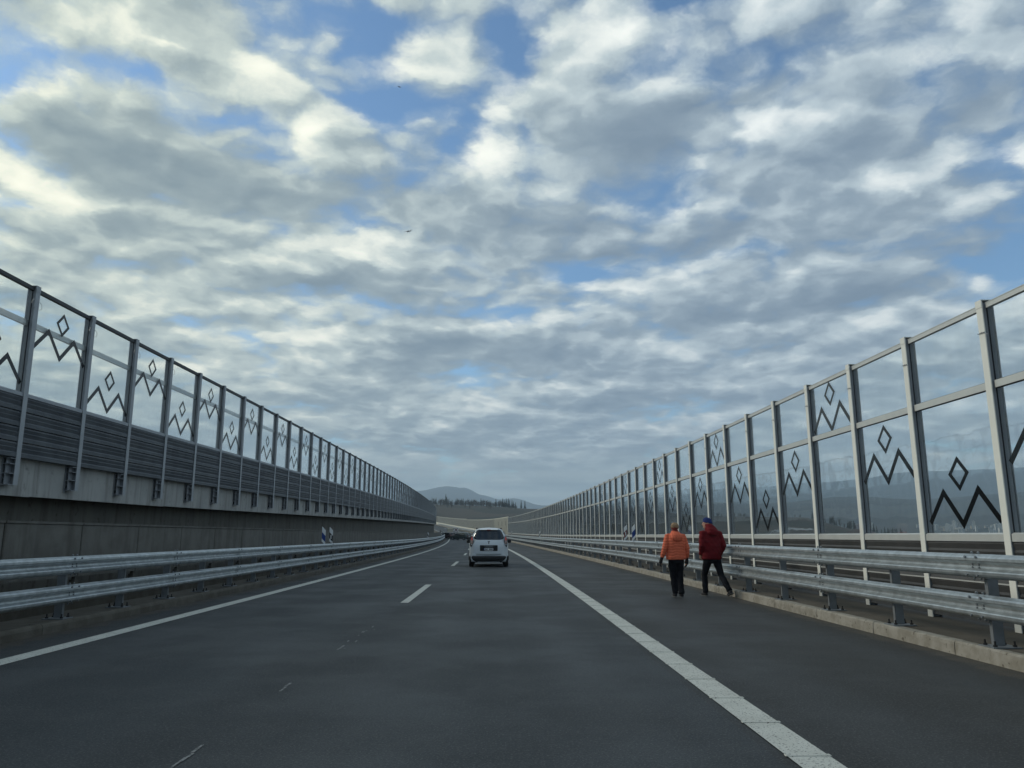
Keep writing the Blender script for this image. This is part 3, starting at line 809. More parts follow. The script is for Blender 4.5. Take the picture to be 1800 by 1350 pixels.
FAR = [(-PI, 300), (-1.2, 360), (px(600), 400), (px(730), hh(866, R3)), (px(785), hh(859, R3)), (px(815), hh(863, R3)), (px(850), hh(874, R3)), (px(880), hh(880, R3)), (px(905), hh(877, R3)), (px(950), hh(887, R3)), (px(1000), hh(893, R3)), (px(1150), hh(880, R3)),
       (px(1280), hh(866, R3)), (px(1450), hh(856, R3)), (px(1640), hh(842, R3)), (px(1800), hh(846, R3)), (1.0, 500), (1.8, 300), (PI, 300)]
def sm(a, b, x):
    t = min(1, max(0, (x-a)/(b-a))); return t*t*(3-2*t)
def ground_h(az, r):
    x, y = r*math.sin(az), r*math.cos(az)
    h = -16.0
    m = interp(MID, az)
    if r <= RMID: h += (m+16)*sm(420, RMID, r)
    else: h += (m+16)*(1 - 0.75*sm(RMID, 1700, r))
    s2 = interp(SEC, az)
    if r > 1500:
        a = sm(1700, R2, r); h = h*(1-a) + s2*a if r <= R2 else s2
    if r > R2:
        a = sm(5000, R3, r); f = interp(FAR, az)
        h = s2*(1-0.45*sm(R2, 5000, r))*(1-a) + f*a
        if r > R3: h = f*(1-0.5*sm(R3, 9300, r))
    nz = mn.noise(Vector((x*0.004, y*0.004, 0)))*1.2 + mn.noise(Vector((x*0.02, y*0.02, 3)))*0.35
    h += nz*min(2.6, r/700)*(1.0 if r < 1600 else 3.0)
    if r > 2500: h += mn.fractal(Vector((x*0.0012, y*0.0012, 1.5)), 1.0, 2.0, 5)*r*0.0028
    if r < 620: h = min(h, -6.0 + 0.02*max(0, r-300))
    return h
NA, rads = 420, [4, 60, 140, 240, 340, 430, 500, 560, 620, 680, 740, 800, 850, 900, 940, 970, 1000, 1040, 1100, 1180, 1300, 1450, 1600, 1800, 2000, 2250, 2500, 2800, 3100, 3400, 3700, 3950, 4150, 4300, 4500, 4800, 5200, 5700, 6200, 6700, 7100, 7400, 7600, 7900, 8400, 9300]
mb = MB().use
mat('field', (0.026, 0.025, 0.017), 1.0, noise=(0.006, 0.9, (0.052, 0.043, 0.028)), speck=(0.014, 0.52, 0.60, (0.018, 0.022, 0.014)))
mb = MB().use('field')
# finer azimuth steps in front
azs = [-PI + 2*PI*k/140 for k in range(140)]
azs = sorted([a for a in azs if not (-0.25 < a < 0.75)] + [-0.25 + k*1.0/320 for k in range(321)])
NA = len(azs)
for r in rads:
    for a in azs: mb.v.append((r*math.sin(a), r*math.cos(a), ground_h(a, r)))
for i in range(len(rads)-1):
    for k in range(NA):
        k2 = (k+1) % NA
        mb.face((i*NA+k, (i+1)*NA+k, (i+1)*NA+k2, i*NA+k2))
mb.face(list(range(NA)))
gme = mb.mesh('terrain', True)
tag(put('terrain', fix_normals(gme)), kind='structure')

# ---- trees on the hill
mat('conifer', (0.022, 0.032, 0.022), 1.0); mat('bark', (0.055, 0.045, 0.035), 1.0); mat('twigs', (0.060, 0.050, 0.040), 1.0, noise=(0.4, 0.8, (0.045, 0.045, 0.028)))
def conifer_mesh(seed):
    rr = random.Random(seed); q = MB().use('bark'); q.tube([(0,0,-0.5),(0.02,0,4),(0,0.02,8.6)], [0.16, 0.10, 0.03], 6); q.use('conifer')
    for lv in range(15):
        z = 1.0 + lv*0.53; rad = (1 - lv/15.5)*1.75*rr.uniform(.75, 1.1) + 0.12
        for k in range(9):
            a = 2*PI*k/9 + rr.uniform(-.3, .3); L = rad*rr.uniform(.65, 1.15)
            d = Vector((math.cos(a), math.sin(a), 0)); n_ = Vector((-d.y, d.x, 0))*L*0.30
            base = Vector((0, 0, z+0.25)); tip = d*L + Vector((0, 0, z-L*0.32)); b = len(q.v)
            q.v += [tuple(base), tuple(d*L*.55+n_+Vector((0,0,z-.12))), tuple(tip), tuple(d*L*.55-n_+Vector((0,0,z-.12)))]
            q.face((b, b+1, b+2, b+3)); q.v += [tuple(d*L*.5+Vector((0,0,z-.45)))]; q.face((b, b+2, b+4))
    return q.mesh('conifer')
def bare_mesh(seed):
    rr = random.Random(seed); q = MB().use('bark'); q.tube([(0,0,-0.5),(rr.uniform(-.1,.1),0.05,3),(0,0,5.5)], [0.20, 0.13, 0.05], 6)
    q.use('twigs')
    for k in range(16):
        a = rr.uniform(0, 2*PI); z0 = rr.uniform(0.5, 4.6); L = rr.uniform(1.2, 2.6)
        p0 = Vector((0, 0, z0)); p1 = p0 + Vector((math.cos(a)*L*.6, math.sin(a)*L*.6, L*.75)); q.tube([p0, p1], [0.06, 0.02], 4)
        for j in range(26):
            c = p0.lerp(p1, rr.uniform(.3, 1.1)) + Vector((rr.gauss(0,.42), rr.gauss(0,.42), rr.gauss(.1,.42)))
            d = Vector((rr.gauss(0,1), rr.gauss(0,1), rr.gauss(0,1))).normalized()*rr.uniform(.18, .42); e_ = Vector((rr.gauss(0,1), rr.gauss(0,1), rr.gauss(0,1))).normalized()*0.10
            b = len(q.v); q.v += [tuple(c-d), tuple(c+e_), tuple(c+d)]; q.face((b, b+1, b+2))
    return q.mesh('bare_tree')
CON = [conifer_mesh(i) for i in range(4)]; BAR = [bare_mesh(20+i) for i in range(4)]
rt = random.Random(11)
def tree(kind, xpix, r, h, label, group):
    a = px(xpix); x, y = r*math.sin(a), r*math.cos(a)
    me = rt.choice(CON if kind == 'conifer' else BAR); k = h/(9.0 if kind == 'conifer' else 6.6)
    o = put('conifer_tree' if kind == 'conifer' else 'bare_tree', me, None, (x, y, ground_h(a, r)-0.2), (0, 0, rt.uniform(0, 6.28)), (k*rt.uniform(.85, 1.15), k*rt.uniform(.85, 1.15), k))
    tag(o, label, 'tree', group)
LC = 'dark conifer in the wood on the hilltop straight ahead'; LB_ = 'bare brown tree in the wood on the hilltop straight ahead'
GW = 'trees of the hilltop wood'
for k in range(190):
    x_ = 757 + 152*k/190 + rt.uniform(-2, 2); r_ = rt.choice([rt.uniform(985, 1015), rt.uniform(860, 1000)])
    if x_ > 880 and rt.random() < .5: r_ = rt.uniform(985, 1010)
    tree('bare', x_, r_, rt.uniform(4.5, 9.0)*(1.0 if x_ < 890 else .75), LB_, GW)
for x_, h in ((768,9),(785,14),(786.5,11),(812,9),(815,9.5),(830,9),(846,10),(860,9),(872,10),(884,11.5),(887,10.5),(890,12),(893.5,13),(896,11),(900,11.5),(902.5,10),(906,9)):
    tree('conifer', x_, rt.uniform(955, 1000), h, LC, GW)
for x_, h, lb_ in ((916,11.5,'dark conifer standing alone right of the hilltop wood'),(922.5,11,'lone conifer farthest right of the hilltop wood')):
    tree('conifer', x_, 985, h, lb_, GW)
LG = 'dark tree on the hill seen through the transparent barrier above the crash barrier'; GG = 'trees on the hill seen through the panes'
for k in range(46):
    x_ = rt.choice([rt.gauss(1465, 14), rt.uniform(1430, 1590), rt.gauss(1565, 8)])
    tree('conifer' if rt.random() < .6 else 'bare', x_, rt.uniform(930, 1010), rt.uniform(5, 11), LG, GG)
for k in range(40):
    x_ = rt.uniform(1095, 1420); tree('bare', x_, rt.uniform(960, 1010), rt.uniform(3.5, 6), 'low bare tree on the brown slope seen through the panes', GG)
# ---- town in the valley
mat('block_white', (0.58, 0.58, 0.54), 0.8, noise=(0.03, .5, (0.46, 0.46, 0.44))); mat('block_tan', (0.42, 0.38, 0.31), 0.8); mat('block_window', (0.10, 0.11, 0.12), 0.4)
def block_mesh(w, d, h, m, seed):
    rr = random.Random(seed); q = MB().use(m).box(-w/2, w/2, -d/2, d/2, -6, h); q.box(-w/2-.3, w/2+.3, -d/2-.3, d/2+.3, h+.01, h+.5); q.box(-2.5, 2.5, -2.5, 2.5, h+.51, h+3)
    q.use('block_window')
    for fl in range(int(h/3)):
        q.box(-w/2+1, w/2-1, -d/2-.08, -d/2-.004, fl*3+1.1, fl*3+2.5)
    return q.mesh('apartment_block')
BL = [block_mesh(26, 12, 24, 'block_white', 1), block_mesh(16, 14, 34, 'block_white', 2), block_mesh(38, 12, 20, 'block_tan', 3), block_mesh(14, 14, 42, 'block_white', 4), block_mesh(30, 12, 15, 'block_tan', 5)]
cnt = 0; tries = 0
while cnt < 70 and tries < 4000:
    tries += 1
    x_ = rt.choice([rt.uniform(1605, 1780), rt.uniform(1635, 1700), rt.uniform(1735, 1778), rt.uniform(1400, 1800)]); r = rt.uniform(1900, 2700); a = px(x_)
    zg = ground_h(a, r); row = 941 - (zg-EYE)/(r*math.cos(a))*1350
    if not 927 < row < 939: continue
    cnt += 1; k = rt.uniform(.38, .58)
    o = put('apartment_block', rt.choice(BL), None, (r*math.sin(a), r*math.cos(a), zg), (0, 0, -a + rt.uniform(-.5, .5)), (k, k, k*rt.uniform(.7, 1.1)))
    tag(o, 'small pale apartment block of the hazy town seen low through the panes', 'building', 'apartment blocks of the distant town')

# ================================================================== vehicles
def paintmat(name, c, rough=0.3, coat=0.4):
    return mat(name, c, rough, noise=(1.5, 0.25, tuple(k*0.8 for k in c)), coat=coat)
paintmat('car_white', (0.62, 0.66, 0.68)); paintmat('car_dark', (0.045, 0.060, 0.058)); paintmat('car_maroon', (0.055, 0.022, 0.022)); paintmat('van_cream', (0.55, 0.50, 0.38))
mat('car_glass', (0.012, 0.016, 0.018), 0.06, spec=0.8); mat('car_trim', (0.007, 0.008, 0.009), 0.65); mat('tyre', (0.012, 0.012, 0.012), 0.85); mat('rim', (0.30, 0.31, 0.32), 0.35, metal=0.7)
mat('lamp_red', (0.62, 0.055, 0.045), 0.15, coat=0.6); mat('lamp_clear', (0.24, 0.16, 0.13), 0.2, coat=0.3); mat('plate_white', (0.68, 0.69, 0.68), 0.4); mat('ink', (0.03, 0.03, 0.035), 0.6); mat('plate_blue', (0.02, 0.06, 0.25), 0.5)
mat('chrome', (0.32, 0.34, 0.35), 0.2, metal=0.8); mat('seat', (0.05, 0.05, 0.055), 0.9); mat('warm_orange', (0.65, 0.22, 0.03), 0.5)

def car(name, paint, prof, side, width_tab, loc, rz):
    """prof: side outline heights; side: list of (y from rear, roof height, belt height, belt half width, roof half width) sections"""
    root = empty(name, loc, rz)
    b = MB().use(paint)
    n = 13
    def section(y, zr, zb, wb_, wr, z0=0.24):
        # half section from sill to roof centre
        pts = [(wb_*0.93, z0), (wb_*0.985, z0+0.14), (wb_, z0+0.34), (wb_*0.995, zb-0.10), (wb_*0.965, zb), ]
        if zr > zb+0.05:
            pts += [(wb_*0.965+(wr-wb_*0.965)*0.35, zb+(zr-zb)*0.42), (wr+(wb_-wr)*0.06, zr-0.15), (wr*0.93, zr-0.065), (wr*0.62, zr-0.018), (0, zr+0.006)]
        else:
            pts += [(wb_*0.90, zr-0.02 if zr > zb else zb+0.015), (wb_*0.80, zb+0.03), (wb_*0.65, zb+0.045), (wb_*0.35, zb+0.055), (0, zb+0.06)]
        full = [(-x, z) for x, z in pts] + [(x, z) for x, z in pts[-2::-1]]
        return [(x, y, z) for x, z in full]
    secs = [section(*q_) for q_ in side]
    m_ = len(secs[0])
    for sct in secs: b.v += sct
    for i in range(len(secs)-1):
        for k in range(m_-1): b.face((i*m_+k, i*m_+k+1, (i+1)*m_+k+1, (i+1)*m_+k))
        b.face((i*m_+m_-1, i*m_, (i+1)*m_, (i+1)*m_+m_-1))
    # end caps as quad strips
    for e_ in (0, len(secs)-1):
        o_ = e_*m_
        for k in range(m_//2):
            b.face((o_+k, o_+k+1, o_+m_-2-k, o_+m_-1-k) if k+1 != m_-2-k else (o_+k, o_+k+1, o_+m_-1-k))
    body = put('body', fix_normals(b.mesh('body', True)), root)
    return root, body
def wheel(root, x, y, r=0.31, w=0.20):
    q = MB().use('tyre'); prof = [(-w/2, r*.70), (-w/2, r*.93), (-w/2+.03, r), (w/2-.03, r), (w/2, r*.93), (w/2, r*.70)]
    n = 28; b = len(q.v)
    for k in range(n):
        a = 2*PI*k/n
        for (u, rr) in prof: q.v.append((u, rr*math.cos(a), rr*math.sin(a)))
    P = len(prof)
    for k in range(n):
        for j in range(P-1): q.face((b+k*P+j, b+k*P+j+1, b+((k+1)%n)*P+j+1, b+((k+1)%n)*P+j))
    o = put('wheel', fix_normals(q.mesh('wheel', True)), root, (x, y, r))
    q = MB().use('rim').tube([(-w/2+.02,0,0),(w/2-.02,0,0)], r*.71, 20)
    for k in range(5):
        a = 2*PI*k/5; q.tube([(math.copysign(w/2-.01, x), .05*math.cos(a), .05*math.sin(a)), (math.copysign(w/2-.012, x), r*.64*math.cos(a), r*.64*math.sin(a))], 0.025, 5)
    put('rim', q.mesh('rim'), o)
    return o

# ---- the white people carrier
SV = 34.9
side = [  # y, roof z, belt z, belt half width, roof half width
 (0.02, 1.02, 1.00, 0.80, 0.70), (0.10, 1.20, 1.06, 0.845, 0.66), (0.26, 1.62, 1.10, 0.865, 0.61), (0.42, 1.705, 1.10, 0.872, 0.60), (0.95, 1.725, 1.08, 0.876, 0.61), (1.9, 1.72, 1.06, 0.876, 0.62),
 (2.7, 1.64, 1.04, 0.876, 0.62), (3.25, 1.36, 1.02, 0.872, 0.66), (3.55, 1.02, 1.00, 0.865, 0.7), (4.15, 0.92, 0.90, 0.83, 0.7), (4.42, 0.78, 0.78, 0.74, 0.6), (4.5, 0.60, 0.60, 0.62, 0.5)]
vr, vbody = car('white_car', 'car_white', None, side, None, at(SV, -0.28), SV/R)
tag(vr, 'white people carrier with roof rails driving ahead in the lane', 'car')
def rear_patch(mb, poly, ybase, thick=0.02):
    """flat panel on the sloping tailgate: poly of (x, z); y follows the rake"""
    def yy(z):
        if z < 1.02: return ybase
        return ybase + (z-1.02)*0.40
    def cx(x): return 0.10*(x/0.85)**2
    b = len(mb.v); n = len(poly)
    mb.v += [(x, yy(z)+cx(x)-thick, z) for x, z in poly] + [(x, yy(z)+cx(x)+0.05, z) for x, z in poly]
    mb.face([b+i for i in range(n)])
    for i in range(n): mb.face((b+i, b+(i+1)%n, b+n+(i+1)%n, b+n+i))
    return mb
def grid_patch(mb, rows, ybase, thick=0.02, nx=10):
    """rows: (z, x left, x right) from bottom to top, bowed with the tailgate"""
    def yy(z): return ybase + max(0, z-1.0)*0.42
    b = len(mb.v)
    for z, xl, xr in rows:
        for k in range(nx+1):
            x = xl + (xr-xl)*k/nx; mb.v.append((x, yy(z) + 0.11*(x/0.85)**2 - thick, z))
    for i in range(len(rows)-1):
        for k in range(nx): mb.face((b+i*(nx+1)+k, b+i*(nx+1)+k+1, b+(i+1)*(nx+1)+k+1, b+(i+1)*(nx+1)+k))
    # skirt into the body
    ring = [b+k for k in range(nx+1)] + [b+i*(nx+1)+nx for i in range(1, len(rows))] + [b+(len(rows)-1)*(nx+1)+k for k in range(nx-1, -1, -1)] + [b+i*(nx+1) for i in range(len(rows)-2, 0, -1)]
    c = len(mb.v); n = len(ring)
    mb.v += [(mb.v[j][0]*0.99, mb.v[j][1]+0.09, mb.v[j][2]) for j in ring]
    for j in range(n): mb.face((ring[j], ring[(j+1)%n], c+(j+1)%n, c+j))
    return mb
q = grid_patch(MB().use('car_white'), [(0.53,-.70,.70),(0.60,-.745,.745),(0.80,-.755,.755),(1.0,-.70,.70),(1.14,-.64,.64),(1.20,-.66,.66)], -0.02, 0.028, 14)
tg = put('tailgate', fix_normals(q.mesh('tailgate', True)), vr)
q = grid_patch(MB().use('car_glass'), [(1.19,-.50,.50),(1.205,-.58,.58),(1.26,-.665,.665),(1.34,-.665,.665),(1.50,-.60,.60),(1.60,-.545,.545),(1.63,-.46,.46)], -0.02, 0.034, 14)
put('rear_window', fix_normals(q.mesh('rear_window', True)), tg)
q = MB().use('car_white'); q.prism([(0.13,1.622),(0.16,1.636),(0.50,1.695),(0.50,1.67),(0.22,1.615)], -0.40, 0.40, 'x'); put('spoiler', fix_normals(q.mesh('spoiler')), vr)
q = MB().use('lamp_red').box(-0.09, 0.09, 0.118, 0.128, 1.615, 1.635); put('brake_light', q.mesh('brake_light'), vr)
q = grid_patch(MB().use('car_trim'), [(0.70,-.375,.375),(0.715,-.39,.39),(0.93,-.395,.395),(0.95,-.385,.385)], -0.02, 0.036, 8); put('plate_recess', fix_normals(q.mesh('plate_recess')), tg)
q = MB().use('chrome').prism([(-.20,.895),(.20,.895),(.205,.925),(-.205,.925)], -0.066, -0.05); put('handle_bar', q.mesh('handle_bar'), tg)
q = MB().use('plate_white').box(-0.215, 0.195, -0.070, -0.058, 0.725, 0.830); npl = put('number_plate', q.mesh('number_plate'), tg)
q = MB().use('plate_blue').box(-0.215, -0.185, -0.0725, -0.0705, 0.727, 0.828); put('plate_band', q.mesh('plate_band'), npl)
q = MB().use('ink')                                        # characters too blurred in the photograph to be read
for k, (w_, h_) in enumerate(((.030,.062),(.030,.05),(.026,.062),None,(.034,.062),(.034,.062),(.034,.062),(.034,.062))) if False else enumerate([(.030,.062),(.030,.05),(.026,.062),(0,0),(.034,.062),(.034,.062),(.034,.062),(.034,.062)]):
    if w_: x_ = -0.165 + k*0.043; q.box(x_, x_+w_, -0.0725, -0.0705, 0.748, 0.748+h_)
put('blurred_characters', q.mesh('blurred_characters'), npl)
q = MB().use('ink'); 
q.prism([(-.055,1.125),(.055,1.125),(.050,1.100),(.020,1.085),(-.020,1.085),(-.050,1.100)], -0.02, 0.0); q.prism([(-.014,1.084),(.014,1.084),(.022,1.01),(-.022,1.01)], -0.068, -0.03)
for i_, v in enumerate(q.v):
    if v[2] > 1.0: q.v[i_] = (v[0], (-0.052+0.42*(v[2]-1.0)) if v[1] < -0.015 else (0.01+0.42*(v[2]-1.0)), v[2])
put('emblem', fix_normals(q.mesh('emblem')), tg)
for sg in (-1, 1):
    def lamp(poly, m, nm, t, par):
        q = MB().use(m); b = len(q.v)
        P = [(sg*x, -0.02 + max(0, z-1.0)*0.42 + 0.13*(x/0.85)**2 - t - 0.05, z) for x, z in poly]; n = len(P)
        q.v += P + [(x*.985, y+0.16, z) for x, y, z in P]; q.face([b+i for i in range(n)]); q.face([b+n+i for i in range(n)][::-1])
        for i in range(n): q.face((b+i, b+(i+1)%n, b+n+(i+1)%n, b+n+i))
        return put(nm, fix_normals(q.mesh(nm)), par)
    tl = lamp([(.79,.86),(.755,.90),(.70,1.02),(.685,1.12),(.72,1.26),(.735,1.36),(.775,1.30),(.815,1.18),(.835,1.04),(.83,.93)], 'car_trim', 'tail_light', 0.030, vr)
    lamp([(.700,1.17),(.722,1.26),(.738,1.35),(.775,1.29),(.812,1.17)], 'lamp_red', 'red_lens', 0.036, tl)
    lamp([(.715,1.03),(.700,1.10),(.702,1.168),(.812,1.168),(.815,1.12),(.80,1.06),(.77,1.0)], 'lamp_clear', 'clear_lens', 0.035, tl)
    q = MB().use('car_trim'); q.tube([(sg*.55,0.62,1.695),(sg*.555,1.4,1.715),(sg*.56,2.3,1.69)], 0.02, 8); q.tube([(sg*.55,0.62,1.62),(sg*.55,0.60,1.70)], 0.028, 8); q.tube([(sg*.56,2.3,1.56),(sg*.56,2.3,1.69)], 0.028, 8); put('roof_rail', q.mesh('roof_rail'), vr)
    q = MB().use('car_trim'); q.rings([(sg*.97,3.05,1.02,.06,.05),(sg*.98,3.05,1.05,.10,.07),(sg*.98,3.05,1.14,.10,.07),(sg*.97,3.05,1.18,.07,.05)], 12); q.tube([(sg*.85,3.05,1.03),(sg*.93,3.05,1.06)], .03, 6); put('wing_mirror', q.mesh('wing_mirror', True), vr)
    # side windows
    q = MB().use('car_glass')
    for (y0, y1, yt0, yt1) in ((0.55,1.25,0.62,1.22),(1.33,2.2,1.30,2.15),(2.28,3.2,2.25,2.78)):
        b = len(q.v); q.v += [(sg*.858, y0, 1.13),(sg*.858, y1, 1.11),(sg*.685, yt1, 1.56),(sg*.685, yt0, 1.58)]; q.face((b, b+1, b+2, b+3))
    put('side_windows', q.mesh('side_windows'), vr)
    for yw in (0.72, 3.52): wheel(vr, sg*.775, yw, 0.315, 0.205)
    q = MB().use('car_trim')                               # wheel-arch cladding
    for yw in (0.72, 3.52):
        q.tube([(sg*.868, yw+.40*math.cos(a), .30+.40*math.sin(a)) for a in [PI*k/10 for k in range(11)]], .035, 6)
    put('arch_cladding', q.mesh('arch_cladding'), vr)
q = MB().use('car_white'); q.rings([(0,0.16,.46,.865,.16),(0,0.16,.50,.875,.175),(0,0.16,.58,.872,.17),(0,0.16,.62,.85,.15)], 32, 3.5); bmp = put('bumper', q.mesh('bumper', True), vr)
q = MB().use('car_trim'); q.rings([(0,0.18,.20,.74,.14),(0,0.17,.25,.83,.17),(0,0.16,.40,.872,.19),(0,0.16,.478,.872,.185)], 32, 3.5); put('bumper_skirt', q.mesh('bumper_skirt', True), bmp)
q = MB().use('chrome').box(-.50, .50, 0.0, .03, .205, .235); put('skid_plate', q.mesh('skid_plate'), bmp)
q = MB().use('car_trim').box(-.72, .72, .3, 4.2, .2, .3); put('underbody', q.mesh('underbody'), vr)

# ---- two dark cars stopped at the bend
def small_car(name, paint, loc, rz, label, estate=True):
    sd = [(0.0,0.86,0.84,0.72,0.5),(0.06,0.98,0.92,0.80,0.6),(0.30,1.40,0.98,0.86,0.56) if estate else (0.30,1.02,0.98,0.86,0.56),(0.7,1.50,0.97,0.88,0.58) if estate else (0.8,1.08,.96,.87,.6),(1.7,1.52,0.95,0.89,0.6),(2.6,1.47,0.94,0.89,0.6),(3.15,1.16,0.93,0.88,.62),(3.4,0.96,0.92,.87,.6),(4.2,.82,.80,.84,.6),(4.45,.66,.66,.74,.5),(4.5,.5,.5,.65,.4)]
    r_, b_ = car(name, paint, None, sd, None, loc, rz); tag(r_, label, 'car')
    for sg in (-1, 1):
        for yw in (0.8, 3.6): wheel(r_, sg*.79, yw, .31, .2)
        q = MB().use('car_glass')
        for (y0, y1, t0, t1) in ((0.55,1.5,0.75,1.5),(1.58,2.5,1.58,2.3),(2.56,3.1,2.36,2.6)):
            b = len(q.v); q.v += [(sg*.878,y0,1.0),(sg*.878,y1,.99),(sg*.70,t1,1.38),(sg*.70,t0,1.39)]; q.face((b,b+1,b+2,b+3))
        put('side_windows', q.mesh('side_windows'), r_)
        q = MB().use('lamp_red').box(sg*.60-.09, sg*.60+.09, 0.0, .12, .72, .88); put('tail_light', q.mesh('tail_light'), r_)
        q = MB().use('car_trim'); q.rings([(sg*.97,2.9,.98,.06,.05),(sg*.98,2.9,1.05,.10,.07),(sg*.97,2.9,1.12,.06,.05)], 10); put('wing_mirror', q.mesh('wing_mirror'), r_)
    q = MB().use('car_glass'); b = len(q.v); q.v += [(-.66,.07,.99),(.66,.07,.99),(.52,.27,1.36),(-.52,.27,1.36)]; q.face((b,b+1,b+2,b+3)); put('rear_window', q.mesh('rear_window'), r_)
    q = MB().use('plate_white').box(-.26,.26,-.035,-.002,.62,.73); put('number_plate', q.mesh('number_plate'), r_)
    q = MB().use('car_trim').rings([(0,.2,.2,.8,.2),(0,.18,.3,.86,.24),(0,.18,.5,.86,.24),(0,.2,.56,.82,.2)], 24, 3.5); put('bumper', q.mesh('bumper', True), r_)
    return r_
small_car('dark_car', 'car_dark', at(158, -1.45), 158/R + math.radians(52), 'dark estate car turned across the lanes beyond the white car', True)
small_car('maroon_car', 'car_maroon', at(168, -4.6), 168/R + math.radians(30), 'dark maroon car stopped against the median at the bend', True)
# cream maintenance trailer with a cross of red bars standing before the far barrier
tr_ = empty('warning_trailer', at(178, -4.6), 178/R); tag(tr_, 'cream warning trailer with a dark red cross behind the stopped cars', 'trailer')
q = MB().use('van_cream'); q.cbox(-1.35, -0.1, 0.2, 2.6, 0.5, 2.35, .12); put('box_body', fix_normals(q.mesh('box_body')), tr_)
q = MB().use('plastic_white').box(0.12, 1.12, 0.15, 0.22, 1.55, 2.35); bd = put('sign_board', q.mesh('sign_board'), tr_)
q = MB().use('plastic_red')
for sg in (-1, 1):
    q.prism([(.62-sg*.33-.10,1.6),(.62-sg*.33+.10,1.6),(.62+sg*.33+.10,2.3),(.62+sg*.33-.10,2.3)], 0.12 if sg > 0 else 0.13, 0.148)
put('red_cross', fix_normals(q.mesh('red_cross')), bd)
q = MB().use('car_trim').box(-1.3, 1.4, .1, 3.0, .35, .49); put('chassis', q.mesh('chassis'), tr_)
for sg in (-1, 1): wheel(tr_, sg*1.1, 1.5, .35, .22)
# slim black post with a pale back plate by the car
pn_ = empty('roadside_sign', at(152, 4.9-6.2+0.0)) if False else None

# ================================================================== people
mat('skin', (0.50, 0.29, 0.20), 0.55, noise=(30, .4, (0.44, 0.23, 0.16))); mat('orange_fabric', (0.72, 0.165, 0.085), 0.75, spec=0.22, noise=(14, .6, (0.60, 0.12, 0.06)), bump=(35, .45, .012)); mat('red_fabric', (0.155, 0.008, 0.012), 0.85, spec=0.25, noise=(9, .6, (0.085, 0.004, 0.007)), bump=(16, .6, .02))
mat('trouser', (0.008, 0.009, 0.012), 0.95, spec=0.15, noise=(8, .6, (0.022, 0.023, 0.027)), bump=(14, .4, .015)); mat('glove', (0.008, 0.008, 0.009), 0.8); mat('hair', (0.33, 0.22, 0.12), 0.7, noise=(60, .8, (0.20, 0.12, 0.06))); mat('headband', (0.20, 0.035, 0.028), 0.9); mat('knit_blue', (0.012, 0.028, 0.13), 0.95, bump=(90, .8, .006)); mat('shoe', (0.015, 0.015, 0.018), 0.7); mat('sole', (0.16, 0.16, 0.155), 0.8); mat('eye', (0.02, 0.015, 0.012), 0.2)
def fuse(mb, name, voxel, smooth=6, fn=None):
    me = fix_normals(mb.mesh(name)); o = bpy.data.objects.new('tmp', me); col.objects.link(o)
    md = o.modifiers.new('r', 'REMESH'); md.mode = 'VOXEL'; md.voxel_size = voxel; md.use_smooth_shade = True
    ms = o.modifiers.new('s', 'SMOOTH'); ms.iterations = smooth; ms.factor = 0.5
    dg = bpy.context.evaluated_depsgraph_get(); out = bpy.data.meshes.new_from_object(o.evaluated_get(dg)); out.name = name
    bpy.data.objects.remove(o)
    if fn:
        co = [(v.co.copy(), v.normal.copy()) for v in out.vertices]
        for v, (c, n_) in zip(out.vertices, co): v.co = c + n_*fn(c, n_)
    out.materials.clear()
    for n_ in mb.mats: out.materials.append(MATS[n_])
    out.polygons.foreach_set('use_smooth', [True]*len(out.polygons)); out.update()
    return out
def head_mb(q, hx, hy, hz, yaw, k=1.0):
    """head facing +y before the turn; hz = chin height"""
    M = Matrix.Translation((hx, hy, hz)) @ Matrix.Rotation(yaw, 4, 'Z') @ Matrix.Scale(k, 4)
    t = MB()
    t.rings([(0,.045,0,.028,.03),(0,.035,.015,.048,.055),(0,.018,.05,.062,.078),(0,.005,.10,.072,.092),(0,.0,.14,.076,.097),(0,-.004,.18,.074,.095),(0,-.006,.21,.060,.078),(0,-.006,.232,.028,.036)], 20)
    t.tube([(0,.088,.135),(0,.104,.105),(0,.112,.088),(0,.094,.078)], [.008,.012,.015,.010], 8)          # nose
    t.tube([(-.05,.072,.138),(0,.092,.142),(.05,.072,.138)], [.010,.011,.010], 6)                          # brow
    t.tube([(-.022,.086,.052),(0,.094,.054),(.022,.086,.052)], [.007,.009,.007], 6)                        # lips
    for sg in (-1, 1): t.rings([(sg*.076,-.012,.085,.008,.012),(sg*.083,-.014,.11,.010,.020),(sg*.084,-.014,.132,.010,.020),(sg*.078,-.012,.145,.006,.010)], 10)
    b = len(q.v); q.v += [tuple(M @ Vector(v)) for v in t.v]; q.f += [tuple(b+i for i in f) for f in t.f]; q.mi += [q.cur]*len(t.f)
    return M
